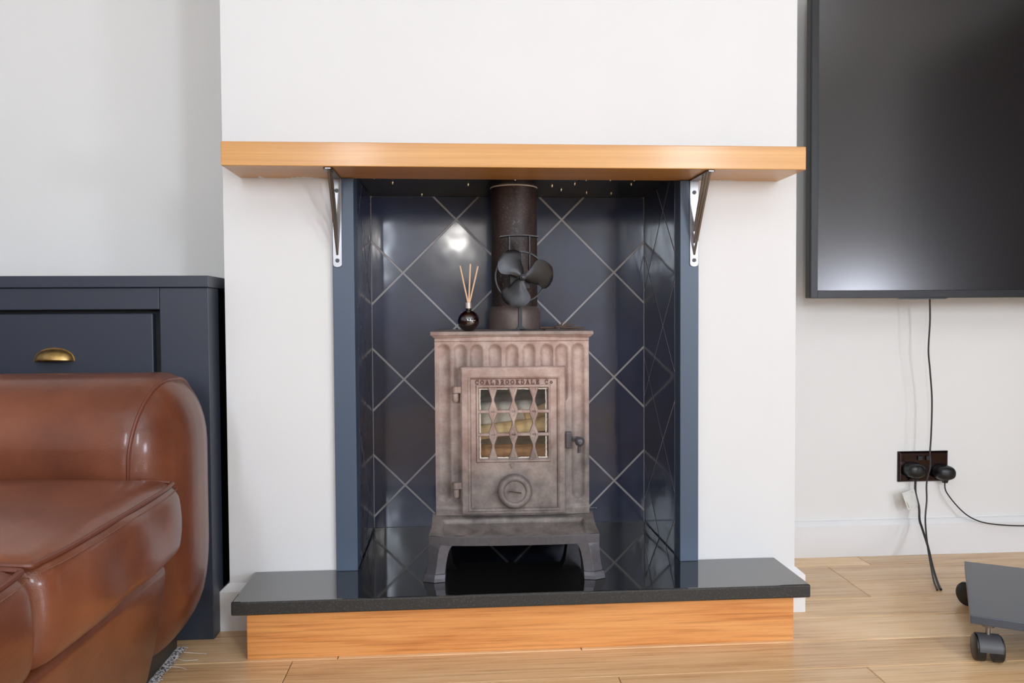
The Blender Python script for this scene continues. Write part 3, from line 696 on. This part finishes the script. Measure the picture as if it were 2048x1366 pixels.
part('heat_sink_block', MB().box(-0.034, 0.012, fyy-0.004, fyy+0.016, 0.735, 0.772), M_FIN, fan, bevel=0.001)
for x in (-0.0345, 0.0115):
    part('fin', MB().box(x-0.0016, x+0.0016, fyy-0.006, fyy+0.022, 0.765, 0.853), M_FAN, fan, bevel=0.0004)
P = [(-0.056+0.088*i/12, 0.8515+0.0035*math.sin(math.pi*i/12)) for i in range(13)]
part('top_fin', MB().prism(P+[(x, z+0.0028) for x, z in P[::-1]], fyy-0.006, fyy+0.022), M_FAN, fan, smooth=False)
mb = MB(); n = 64; R0, R1 = 0.0555, 0.0585; cx, cz = -0.009, 0.762
vs = []
for i in range(n):
    a = 2*math.pi*i/n
    for r_, y_ in ((R0, fyy-0.006), (R1, fyy-0.006), (R1, fyy+0.012), (R0, fyy+0.012)): vs.append((cx+r_*math.cos(a), y_, cz+r_*math.sin(a)))
mb.add(vs, [(i*4+j, i*4+(j+1) % 4, ((i+1) % n)*4+(j+1) % 4, ((i+1) % n)*4+j) for i in range(n) for j in range(4)])
part('ring_fin', mb, M_FAN, fan, smooth=True)
part('motor', MB().lathe([(0.012, fyy-0.004), (0.012, fyy-0.016), (0.004, fyy-0.017), (0.0025, fyy-0.024)], (fx, 0, fz), 'y', 24), M_FIN, fan, smooth=True)
part('hub_screw', MB().lathe([(0.0, fyy-0.0385), (0.0026, fyy-0.0383), (0.0032, fyy-0.0372), (0.0032, fyy-0.036)], (fx, 0, fz), 'y', 18), M_CASTOR, fan, smooth=True)
part('hub', MB().lathe([(0.0, fyy-0.0360), (0.0030, fyy-0.036), (0.0040, fyy-0.0355), (0.0070, fyy-0.035), (0.0078, fyy-0.032), (0.0072, fyy-0.022), (0, fyy-0.022)], (fx, 0, fz), 'y', 24), M_FIN, fan, smooth=True)
# paddle outline in polar form: (radius, angle) relative to blade axis
OUT = [(0.006, -60), (0.016, -52), (0.028, -44), (0.040, -40), (0.050, -38), (0.058, -34), (0.0635, -26), (0.0675, -14), (0.0690, -2), (0.0685, 10), (0.066, 22), (0.061, 33), (0.053, 41), (0.044, 44), (0.034, 42), (0.024, 36), (0.014, 34), (0.006, 50)]
for k, a0 in enumerate((7, 127, 247)):
    nr, na = 14, 12; vs = []
    lo_ = [(0.006, -62), (0.016, -47), (0.028, -36), (0.040, -32), (0.050, -35), (0.058, -33), (0.064, -25), (0.0690, -12)]
    hi_ = [(0.006, 62), (0.016, 42), (0.028, 40), (0.040, 44), (0.050, 43), (0.058, 36), (0.064, 25), (0.0690, 12)]
    def interp(T_, r_):
        for (r_a, a_a), (r_b, a_b) in zip(T_, T_[1:]):
            if r_ <= r_b: return a_a+(a_b-a_a)*(r_-r_a)/(r_b-r_a)
        return T_[-1][1]
    th = 0.0007
    for side in (-1, 1):
        for i in range(nr+1):
            r_ = 0.006+0.063*(i/nr)**0.85
            al, ah = interp(lo_, r_), interp(hi_, r_)
            for j in range(na+1):
                q = j/na; a = math.radians(a0+al+(ah-al)*q); u = (q-0.5)*2
                y_ = fyy-0.026-0.011*u*(r_/0.069)**0.8+0.004*u*u+side*th
                vs.append((fx+r_*math.cos(a), y_, fz+r_*math.sin(a)))
    W = na+1; N0 = (nr+1)*W; fs = []
    for i in range(nr):
        for j in range(na):
            a = i*W+j; fs += [(a, a+1, a+W+1, a+W), (N0+a+W, N0+a+W+1, N0+a+1, N0+a)]
    rim = [j for j in range(W)]+[i*W+na for i in range(1, nr+1)]+[nr*W+j for j in range(na-1, -1, -1)]+[i*W for i in range(nr-1, 0, -1)]
    fs += [(rim[i], rim[(i+1) % len(rim)], N0+rim[(i+1) % len(rim)], N0+rim[i]) for i in range(len(rim))]
    part('blade', MB().add(vs, fs), M_FAN, fan, smooth=True, angle=60)

# ------------------------------------------------------------------ reed diffuser
bx, by = -0.1290, -0.010
s = thing('reed_diffuser', 'small round dark red glass reed diffuser on the stove top', 'diffuser', (bx, by, 0.6411))
R = 0.0236; cz = 0.6411+0.0222
prof = [(0.0, 0.6411), (0.009, 0.6411)]+[(R*math.cos(t), cz+R*math.sin(t)) for t in [math.radians(-66+i*6.2) for i in range(24)]]+[(0.0062, 0.6875), (0.0060, 0.692)]
part('bottle', MB().lathe(prof, (bx, by, 0), n=40), M_AMBER, s, smooth=True, angle=60)
mb = MB(); random.seed(8)      # faint print on the bottle front
for (z_, h_, x0_, x1_, st_) in ((0.6680, 0.0011, -0.006, 0.011, 0.0019), (0.6642, 0.0022, 0.001, 0.0135, 0.0017), (0.6605, 0.0009, 0.003, 0.0125, 0.0021)):
    x = x0_
    while x < x1_:
        wd = random.uniform(0.0004, 0.0009); z0 = z_+random.uniform(-0.0003, 0.0003)
        f_ = lambda a, b_: (bx+a, by-math.sqrt(max(0, R*R-a*a-(b_-cz)**2))-0.00012, b_)
        mb.add([f_(x, z0-h_/2), f_(x+wd, z0-h_/2), f_(x+wd, z0+h_/2), f_(x, z0+h_/2)], [(0, 1, 2, 3)]); x += st_*random.uniform(0.7, 1.3)
pr = part('print', mb, M_LABEL, s, label='tiny white print'); pr['kind'] = 'stuff'
part('cap', MB().lathe([(0.0058, 0.6905), (0.0066, 0.6907), (0.0066, 0.7035), (0.0058, 0.7040), (0, 0.7040)], (bx, by, 0), n=24), M_COLLAR, s, smooth=True)
for (dx, dy, zt_, x0) in ((-0.0175, 0.004, 0.7835, -0.001), (0.0048, -0.002, 0.7870, 0.001), (0.0215, 0.004, 0.7825, 0.003)):
    part('reed', MB().tube([(bx+x0, by, 0.7041), (bx+dx, by+dy, zt_)], 0.0017, 8), M_REED, s, smooth=True)
# dried sprig lying on the stove top
mb = MB(); random.seed(11)
c0 = Vector((0.103, 0.165, 0.6450))
for (a, b_) in (((-0.055, 0.01, 0.0), (0.035, -0.012, -0.001)), ((-0.02, -0.01, 0.001), (0.03, 0.012, 0.006)), ((-0.01, 0.0, 0), (0.0, 0.0, 0.014)), ((0.0, 0, 0.002), (0.012, 0.002, 0.013)), ((-0.015, 0.005, 0.0), (-0.012, 0.0, 0.011)), ((0.005, 0, 0.0), (0.048, -0.02, -0.0015))):
    A, B = Vector(a), Vector(b_); pts = [c0+A+(B-A)*i/4+Vector((0, 0, random.uniform(-.0006, .001))) for i in range(5)]
    mb.tube(pts, [0.0026, 0.0028, 0.0022, 0.002, 0.0012], 6)
solid('dried_sprig', mb, M_TWIG, 'small dry brown sprig lying on the right of the stove top', 'twig', smooth=True)

# ------------------------------------------------------------------ cabinet
CX0, CX1, CY = -1.66, -0.6665, -0.060
s = thing('cabinet', 'dark navy painted sideboard with brass cup handles in the left alcove', 'cabinet', (-1.16, 0.16, 0))
part('top', MB().box(CX0-0.005, -0.6635, CY-0.007, D-0.002, 0.7365, 0.7605), M_CAB, s, bevel=0.0015)
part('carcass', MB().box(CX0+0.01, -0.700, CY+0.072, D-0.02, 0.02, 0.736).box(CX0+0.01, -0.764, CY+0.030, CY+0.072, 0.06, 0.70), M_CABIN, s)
part('stile', MB().box(-0.7650, CX1, CY, CY+0.07, 0, 0.7362), M_CAB, s, bevel=0.0015)
part('stile', MB().box(CX0, CX0+0.10, CY, CY+0.07, 0, 0.7362), M_CAB, s, bevel=0.0015)
part('stile', MB().box(-1.25, -1.19, CY+0.001, CY+0.03, 0.06, 0.6915), M_CAB, s, bevel=0.0015)
part('rail', MB().box(CX0+0.10, -0.7654, CY, CY+0.03, 0.6915, 0.7362), M_CAB, s, bevel=0.0015)
part('rail', MB().box(CX0+0.10, -0.7654, CY+0.001, CY+0.03, 0.44, 0.475), M_CAB, s, bevel=0.0015)
part('rail', MB().box(CX0+0.10, -0.7654, CY+0.001, CY+0.03, 0.05, 0.12), M_CAB, s, bevel=0.0015)
for (a, b_) in ((-1.178, -0.7835), (-1.54, -1.262)):
    d = part('drawer', MB().box(a, b_, CY+0.012, CY+0.0298, 0.487, 0.6835), M_CAB, s, bevel=0.0022)
    hx, hz = (a+b_)/2+0.0, 0.5865
    vs, fs = [], []; nu, nv = 20, 10     # cup pull: quarter ellipsoid shell
    for i in range(nv+1):
        ph = math.pi/2*i/nv
        for j in range(nu+1):
            th = math.pi*j/nu
            vs.append((hx-0.039*math.cos(th)*math.cos(ph*0+0) if False else hx-0.039*math.cos(th), CY+0.012-0.024*math.sin(th)*math.cos(ph), hz+0.0250*math.sin(th)**0.8*math.sin(ph)))
    fs = [(i*(nu+1)+j, i*(nu+1)+j+1, (i+1)*(nu+1)+j+1, (i+1)*(nu+1)+j) for i in range(nv) for j in range(nu)]
    hb = part('cup_handle', MB().add(vs, fs).prism([(hx-0.041*math.cos(t), hz-0.001+0.0285*math.sin(t)**0.85) for t in [math.pi*k/20 for k in range(21)]], CY+0.0105, CY+0.012), M_BRASS, d, smooth=True, label='aged brass cup handle')
    so = hb.modifiers.new('solid', 'SOLIDIFY'); so.thickness = 0.0012
    part('door', MB().box(a, b_, CY+0.012, CY+0.0298, 0.13, 0.43), M_CAB, s, bevel=0.0022)

# ------------------------------------------------------------------ sofa
sofa = thing('sofa', 'brown leather sofa with rounded arm and piped seat cushions', 'sofa', (-1.1, -0.9, 0.0))
AY0, AY1, AZ0, AZ1, AX1, AX0 = -0.372, -0.085, 0.040, 0.572, -0.634, -1.75
hx_, hy_, hz_ = (AX1-AX0)/2, (AY1-AY0)/2, (AZ1-AZ0)/2
def dfa(x, y, z):
    f = (x+hx_)/(2*hx_)
    if z < -0.05: k = (-0.05-z)/(hz_-0.05); x -= 0.040*k*k*f; 
    x -= 0.012*max(0, (abs(y)/hy_))**2*f if f > .9 else 0
    return (x, y, z)
def arm(y0, y1, mirror=False):
    cy = (y0+y1)/2
    return rbox((hx_, hy_, hz_), (0.078, 0.125, 0.135), 16, dfa, ((AX0+AX1)/2, cy, (AZ0+AZ1)/2))
a1 = part('arm', arm(AY0, AY1), M_LEATH, sofa, smooth=True, angle=180)
CUY = [(-0.836, -0.376), (-1.362, -0.842)]
a2 = part('arm', arm(-1.655, -1.368), M_LEATH, sofa, smooth=True, angle=180)
def armseam(yc):
    ry, rz = 0.125, 0.135; pts = []; xs = AX1-0.079
    for i in range(30):
        if i < 6: pts.append((yc+hy_+0.0, AZ0+0.30+0.1*i/6))
    cyl = yc-(hy_-ry); czl = AZ1-rz
    P = []
    def at(th, dl):      # th: angle from straight up towards the near side
        c = math.sqrt(max(0, 1-(dl/0.078)**2)); t = math.radians(th)
        yy_ = (cyl if th > 0 else yc+(hy_-ry))-ry*math.sin(t)*c
        return (AX1-0.078+dl-0.012*min(1, abs(yy_-yc)/hy_)**2, yy_, czl+rz*math.cos(t)*c)
    for k in range(9): P.append(at(-40+5*k-0.01, 0.036-0.0004*k))
    for k in range(1, 19): P.append(at(5*k, 0.032-0.0010*k))
    x_, y_, zl = P[-1]
    for k in range(1, 12): P.append((x_-0.0004*k, y_, zl-0.012*k))
    return P
for a_, yc in ((a1, (AY0+AY1)/2), (a2, (-1.655-1.368)/2)):
    P = armseam(yc)
    part('piping', MB().tube(P, 0.0032, 8), M_PIPING, a_, smooth=True)
    mb = MB()
    for i in range(len(P)-1):
        for k in range(3):
            A = Vector(P[i]).lerp(Vector(P[i+1]), k/3+0.05); B = Vector(P[i]).lerp(Vector(P[i+1]), k/3+0.24); off = Vector((-0.0072, 0, 0))
            mb.tube([A+off, B+off], 0.0009, 5)
    st = part('stitching', mb, M_THREAD, a_); st['kind'] = 'stuff'
CX = -0.617
for ci, (y0, y1) in enumerate(CUY):
    h = ((CX+1.45)/2, (y1-y0)/2, 0.067); cc = ((CX-1.45)/2, (y0+y1)/2, 0.336)
    def dfc(x, y, z, h=h, ci=ci):
        u, v_ = x/h[0], y/h[1]
        if z > 0: z += 0.030*max(0, (1-abs(u)**4))*(1-abs(v_)**2.2)*(z/h[2])
        if u > 0.6:
            f = (u-0.6)/0.4
            x += 0.010*f*(1-(z/h[2])**2)*1.0 - 0.012*f*abs(v_)**6
            x += 0.0020*math.sin(v_*9+z*30)*f*(1-abs(v_))
        return (x, y, z)
    cu = part('seat_cushion', rbox(h, (0.035, 0.030, 0.030), 22, dfc, cc), M_LEATH, sofa, smooth=True, angle=180)
    P = []
    for k in range(-2, 41):
        if k < 0: continue
        v_ = -1+0.03+1.94*k/40; y = v_*h[1]; P.append((CX-0.0075-0.012*abs(v_)**6, cc[1]+y, cc[2]+h[2]-0.0065))
    P = [(P[0][0]-0.05, P[0][1]-0.003, P[0][2]+0.004), (P[0][0]-0.012, P[0][1]-0.002, P[0][2]+0.001)]+P+[(P[-1][0]-0.012, P[-1][1]+0.002, P[-1][2]+0.001), (P[-1][0]-0.05, P[-1][1]+0.003, P[-1][2]+0.004)]
    P = spline(P, 3)
    part('piping', MB().tube(P, 0.0036, 8), M_PIPING, cu, smooth=True)
    mb = MB()
    for i in range(0, len(P)-1):
        A, B = Vector(P[i]), Vector(P[i]).lerp(Vector(P[i+1]), 0.6); off = Vector((0.0085, 0, -0.0080)); mb.tube([A+off, B+off], 0.0008, 5)
    st = part('stitching', mb, M_THREAD, cu); st['kind'] = 'stuff'
def dfr(x, y, z):
    if x > 0: x -= 0.040*(0.11-z)/0.22-0.006*math.cos(z*12)
    return (x, y, z)
part('front_rail', rbox((0.41, 0.497, 0.108), (0.02, 0.02, 0.02), 14, dfr, (-0.665-0.39, -0.870, 0.156)), M_LEATH, sofa, smooth=True, angle=180)
part('backrest', rbox((0.13, 0.62, 0.38), (0.06, 0.06, 0.08), 10, None, (-1.60, -0.870, 0.44)), M_LEATH, sofa, smooth=True, angle=180)
part('base', MB().box(-1.70, -0.716, -1.62, -0.135, 0.0155, 0.058), M_BLACK, sofa, bevel=0.003)

# rug under the sofa
rug = thing('rug', 'grey flecked shaggy rug peeping out under the brown sofa', 'rug', (-1.3, -0.8, 0))
part('backing', MB().box(-1.95, -0.716, -1.7, -0.128, 0.0003, 0.010), M_RUG, rug)
mb = MB(); random.seed(21)
def fibre(x, y, ax, ay, l, lift):
    w_ = 0.0011; nx_, ny_ = -ay, ax
    P = []
    for k in range(4):
        t = k/3; z = 0.0085+lift*math.sin(t*2.2)*0.6; q = w_*(1-0.6*t)
        P.append((x+ax*l*t, y+ay*l*t, z, q))
    vs = []
    for (a, b_, z, q) in P: vs += [(a+nx_*q, b_+ny_*q, z), (a-nx_*q, b_-ny_*q, z), (a, b_, z+q*1.2)]
    fs = []
    for k in range(3):
        o_ = k*3; fs += [(o_, o_+1, o_+4, o_+3), (o_+1, o_+2, o_+5, o_+4), (o_+2, o_, o_+3, o_+5)]
    mb.add(vs, fs)
for i in range(5200):
    y = -0.128-random.random()*0.75; x = -0.716-0.016*random.random()+0.003; a = random.gauss(0, 0.9); fibre(x, y, math.cos(a), math.sin(a), random.uniform(0.006, 0.017), random.uniform(0.002, 0.008))
for i in range(1400):
    x = -0.716-0.3*random.random(); y = -0.132+0.003*random.random(); a = math.pi/2+random.gauss(0, 0.8); fibre(x, y, math.cos(a), math.sin(a), random.uniform(0.004, 0.009), random.uniform(0.002, 0.006))
me = mb.mesh('pile', M_RUG, fixn=False); p = link('pile', me, rug); p['kind'] = 'stuff'
mb = MB()
for P in ([(-0.706, -0.165, 0.006), (-0.69, -0.170, 0.004), (-0.668, -0.163, 0.0015)], [(-0.705, -0.135, 0.006), (-0.685, -0.131, 0.002), (-0.66, -0.135, 0.0014)], [(-0.708, -0.20, 0.006), (-0.690, -0.199, 0.003), (-0.675, -0.206, 0.0014)]):
    part('loose_thread', MB().tube(spline(P, 5), 0.0007, 5), M_ROPE, rug, smooth=True)

# ------------------------------------------------------------------ television
TY = 0.250; TX0, TX1, TZ0, TZ1 = 0.7570, 2.19, 0.7150, 1.545
s = thing('television', 'large black flat screen television hanging in the right alcove', 'television', ((TX0+TX1)/2, TY+0.05, TZ0))
part('casing', MB().box(TX0, TX1, TY+0.002, TY+0.030, TZ0, TZ1).box(TX0+0.2, TX1-0.2, TY+0.030, TY+0.062, TZ0+0.1, TZ1-0.25), M_BEZ, s, bevel=0.0025)
mb = MB()
for (a, b_, c, d) in ((TX0+0.0005, TX0+0.0185, TZ0, TZ1), (TX1-0.018, TX1, TZ0, TZ1), (TX0+0.018, TX1-0.018, TZ0, TZ0+0.0200), (TX0+0.018, TX1-0.018, TZ1-0.016, TZ1)): mb.box(a, b_, TY-0.004, TY+0.0035, c, d)
part('bezel', mb, M_BEZ, s, bevel=0.001)
part('screen', MB().box(TX0+0.018, TX1-0.018, TY, TY+0.004, TZ0+0.018, TZ1-0.015), M_SCREEN, s)
mb = MB().prism([(0.989, TZ0), (1.0, TZ0-0.0035), (1.12, TZ0-0.0035), (1.130, TZ0)], TY-0.003, TY+0.012)
part('sensor_strip', mb, M_BLACK, s)
part('wall_mount', MB().box(1.30, 1.64, TY+0.062, D-0.002, 1.0, 1.3), M_BLACK, s)

# ------------------------------------------------------------------ socket, plugs, cables
s = thing('double_socket', 'black nickel double wall socket above the right skirting board', 'socket', (1.1472, D-0.004, 0.2458))
part('faceplate', MB().loft([[(1.1472+sx*0.073, D-0.0002, 0.2458+sz*0.043) for sx, sz in ((-1, -1), (1, -1), (1, 1), (-1, 1))], [(1.1472+sx*0.073, D-0.004, 0.2458+sz*0.043) for sx, sz in ((-1, -1), (1, -1), (1, 1), (-1, 1))], [(1.1472+sx*0.068, D-0.0085, 0.2458+sz*0.038) for sx, sz in ((-1, -1), (1, -1), (1, 1), (-1, 1))]]), M_SOCK, s, bevel=0.0012)
for dx in (-0.012, 0.012):
    part('rocker_switch', MB().box(1.1472+dx-0.007, 1.1472+dx+0.007, D-0.0125, D-0.0085, 0.2638, 0.2760), M_BLACK, s, bevel=0.001)
def plug(x, z, label, ang=0.0):
    o = thing('plug', label, 'plug', (x, D-0.009, z), group='black plugs in the socket')
    P = []
    for i in range(28):
        t = 2*math.pi*i/28; P.append((0.027*math.copysign(abs(math.cos(t))**0.8, math.cos(t)), 0.0205*math.copysign(abs(math.sin(t))**0.8, math.sin(t))-0.002))
    rings = [[(a*k, -h, b_*k) for a, b_ in P] for k, h in ((1.0, 0.0), (1.02, 0.005), (0.97, 0.022), (0.80, 0.032), (0.45, 0.035))]
    q = part('body', MB().loft(rings), M_BLACK, o, local=True, smooth=True, angle=50)
    part('cable_grip', MB().loft([[(sx*0.008, y_, -0.016) for sx, y_ in ((-1, -0.024), (1, -0.024), (1, -0.006), (-1, -0.006))], [(sx*0.0055, y_, -0.030) for sx, y_ in ((-1, -0.020), (1, -0.020), (1, -0.010), (-1, -0.010))]]), M_BLACK, o, local=True, bevel=0.001)
    return o
plug(1.1130, 0.2400, 'black plug on the left of the double socket')
plug(1.1990, 0.2320, 'black plug on the right of the double socket')
YC = D-0.028
def cable(name, P, r, label): return solid(name, MB().tube(spline(P, 8), r, 8), M_CABLE, label, 'cable', smooth=True)
cable('television_cable', [(1.1094, 0.2990, 0.7138), (1.1145, 0.3050, 0.6564), (1.1142, 0.3100, 0.5755), (1.1221, 0.3150, 0.5211), (1.1304, 0.3180, 0.4391), (1.1303, 0.3200, 0.3429), (1.1265, 0.3180, 0.2950), (1.1255, 0.3140, 0.2613), (1.1150, 0.3130, 0.2144), (1.1125, 0.3080, 0.1684), (1.0980, 0.2900, 0.1179), (1.0770, 0.2450, 0.0640), (1.0490, 0.1850, 0.0305), (1.0200, 0.1260, 0.0125), (1.0035, 0.0850, 0.0024)], 0.0022, 'thin black cable hanging from the bottom of the television to the floor')
cable('plug_cable', [(1.1135, 0.3630, 0.2110), (1.1120, 0.3600, 0.1779), (1.1133, 0.3450, 0.1395), (1.1055, 0.3290, 0.1105), (1.1000, 0.3060, 0.0900), (1.0845, 0.2550, 0.0570), (1.0585, 0.1920, 0.0240), (1.0315, 0.1290, 0.0070), (1.0135, 0.0860, 0.0034)], 0.0031, 'thicker black cable from the left plug down to the floor, with a tag')
cable('right_plug_cable', [(1.1990, 0.3640, 0.2030), (1.2030, 0.3620, 0.1760), (1.2380, 0.3550, 0.1300), (1.2739, 0.3500, 0.1030), (1.3213, 0.3450, 0.0890), (1.4092, 0.3400, 0.0825), (1.5041, 0.3300, 0.0877), (1.62, 0.31, 0.10)], 0.0018, 'thin black cable sweeping right from the right plug')
s = thing('cable_tag', 'white paper tag hanging on the left plug cable', 'tag', (1.1120, 0.3450, 0.16))
A = [Vector((1.0700, 0.3500, 0.1812)), Vector((1.1110, 0.3500, 0.1895)), Vector((1.1160, 0.3500, 0.1425)), Vector((1.0800, 0.3500, 0.1344))]
A = [Vector((1.0640, 0.3450, 0.1807)), Vector((1.1085, 0.3620, 0.1880)), Vector((1.1195, 0.3480, 0.1424)), Vector((1.0790, 0.3400, 0.1350))]
nv = Vector((0, -0.0004, 0))
part('film', MB().loft([[a-nv for a in A], [a+nv for a in A]]), M_LABEL, s)
mb = MB()
for t0, t1 in ((0.08, 0.16), (0.30, 0.36), (0.50, 0.56), (0.74, 0.80)):
    q = lambda t, u: (A[0].lerp(A[1], t)).lerp(A[3].lerp(A[2], t), u)
    R = [q(t0, 0.08), q(t1, 0.08), q(t1, 0.92), q(t0, 0.92)]
    mb.loft([[a+nv*1.0 for a in R], [a+nv*1.8 for a in R]])
part('stripe', mb, M_LABEL2, s)

# ------------------------------------------------------------------ castor trolley
e2 = Vector((0.532, 0.8467, 0)); e1 = Vector((0.8467, -0.532, 0)); O = Vector((0.8315, -0.2931, 0))
tr = thing('castor_trolley', 'dark grey metal trolley shelf on castors standing at lower right', 'trolley', tuple(O+e1*0.25+e2*0.19))
R = [O, O+e1*0.52, O+e1*0.52+e2*0.382, O+e2*0.382]
part('shelf', MB().loft([[(p.x, p.y, 0.0735) for p in R], [(p.x, p.y, 0.0900) for p in R]]), M_TROL, tr, bevel=0.0012)
def castor(p, ang):
    c = part('castor', MB().lathe([(0.0045, 0.050), (0.0045, 0.066), (0.011, 0.068), (0.012, 0.0734)], (p.x, p.y, 0), n=16), M_STEEL, tr, smooth=True)
    d = Vector((math.cos(ang), math.sin(ang), 0)); q = Vector((-d.y, d.x, 0)); cc = Vector((p.x, p.y, 0.0255))
    def disc(a, b_, r0, r1, m_, nm, seg=40):
        vs = []; pr = [(0, a), (r0*0.9, a), (r0, a+math.copysign(0.002, b_-a)), (r1, b_)]
        for (r_, h_) in pr+[(0, b_)]:
            for j in range(seg):
                t = 2*math.pi*j/seg; vs.append(cc+q*(r_*math.cos(t))+Vector((0, 0, r_*math.sin(t)))+d*h_)
        K = len(pr)+1
        return part(nm, MB().add(vs, [(i*seg+j, i*seg+(j+1) % seg, (i+1)*seg+(j+1) % seg, (i+1)*seg+j) for i in range(K-1) for j in range(seg)]), m_, c, smooth=True)
    disc(-0.0250, -0.008, 0.0248, 0.0253, M_BLACK, 'wheel'); disc(0.0250, 0.008, 0.0248, 0.0253, M_BLACK, 'wheel')
    # hood over the wheels
    vs = []; K = 22
    for (r_, ) in ((0.0275,), (0.0262,)):
        for h_ in (-0.0200, 0.0200):
            for j in range(K+1):
                t = math.radians(-25+205*j/K); vs.append(cc+q*(-r_*math.cos(t))+Vector((0, 0, r_*math.sin(t)))+d*h_)
    W = K+1; fs = []
    for j in range(K):
        fs += [(j, j+1, W+j+1, W+j), (2*W+j, 3*W+j, 3*W+j+1, 2*W+j+1), (j, 2*W+j, 2*W+j+1, j+1), (W+j, W+j+1, 3*W+j+1, 3*W+j)]
    fs += [(0, W, 3*W, 2*W), (K, 2*W+K, 3*W+K, W+K)]
    part('hood', MB().add(vs, fs), M_CASTOR, c, smooth=True)
    tdir = [math.radians(20), math.radians(42)]
    pts = [cc+q*(0.030*math.cos(t))*sg+Vector((0, 0, 0.030*math.sin(t))) for sg in (-1,) for t in tdir]
    a_, b_ = pts; rd = (a_-cc).normalized(); 
    part('brake_pedal', MB().loft([[a_+d*sx*0.006-rd*0.003+Vector((0, 0, 0)) for sx in (-1, 1)]+[b_+d*sx*0.006-rd*0.003 for sx in (1, -1)], [a_+d*sx*0.006+rd*0.004 for sx in (-1, 1)]+[b_+d*sx*0.006+rd*0.001 for sx in (1, -1)]]), M_BLACK, c, bevel=0.0008)
castor(O+e1*0.030+e2*0.016, math.radians(160))
castor(O+e1*0.016+e2*0.350, math.radians(200))
castor(O+e1*0.49+e2*0.350, math.radians(150))
castor(O+e1*0.49+e2*0.030, math.radians(150))

# ------------------------------------------------------------------ added globe lamp and dark block behind the camera
s = thing('added_globe_lamp', 'added globe lamp behind the camera for the tile highlight, out of the picture', 'lamp', (-0.133, -3.45, 0))  # added unseen, makes the bright spot in the tiles
part('base', MB().lathe([(0, 0), (0.12, 0), (0.12, 0.015), (0.012, 0.03)], (-0.133, -3.45, 0.0003), n=24), M_BLACK, s, smooth=True)
part('pole', MB().tube([(-0.133, -3.45, 0.03), (-0.133, -3.45, 1.15)], 0.009, 10), M_BLACK, s, smooth=True)
gl = []
part('globe', MB().lathe([(0.075*math.sin(math.radians(a)), 1.215-0.075*math.cos(math.radians(a))) for a in range(5, 180, 10)], (-0.133, -3.45, 0), n=28), M_GLOW, s, smooth=True)

s = thing('added_dark_block', 'tall dark brown block added at the right wall to darken the screen reflection, out of the picture', 'added_dark_block', (2.5, -1.0, 0))  # unseen furniture shape added so the screen reflects something dark
M_WARD, *_ = mat('dark_brown_wood', srgb(44, 28, 22), 0.6)
part('carcass', MB().box(2.36, 2.695, -2.05, -0.02, 0.0005, 2.05), M_WARD, s, bevel=0.003)
for k in range(3):
    d = part('door', MB().box(2.340, 2.3595, -2.045+k*0.674, -1.377+k*0.674, 0.06, 2.04), M_WARD, s, bevel=0.003)
    part('knob', MB().lathe([(0, -0.02), (0.012, -0.018), (0.006, 0)], (2.340, -1.44+k*0.674, 1.0), 'x', 14), M_BRASS, d, smooth=True)
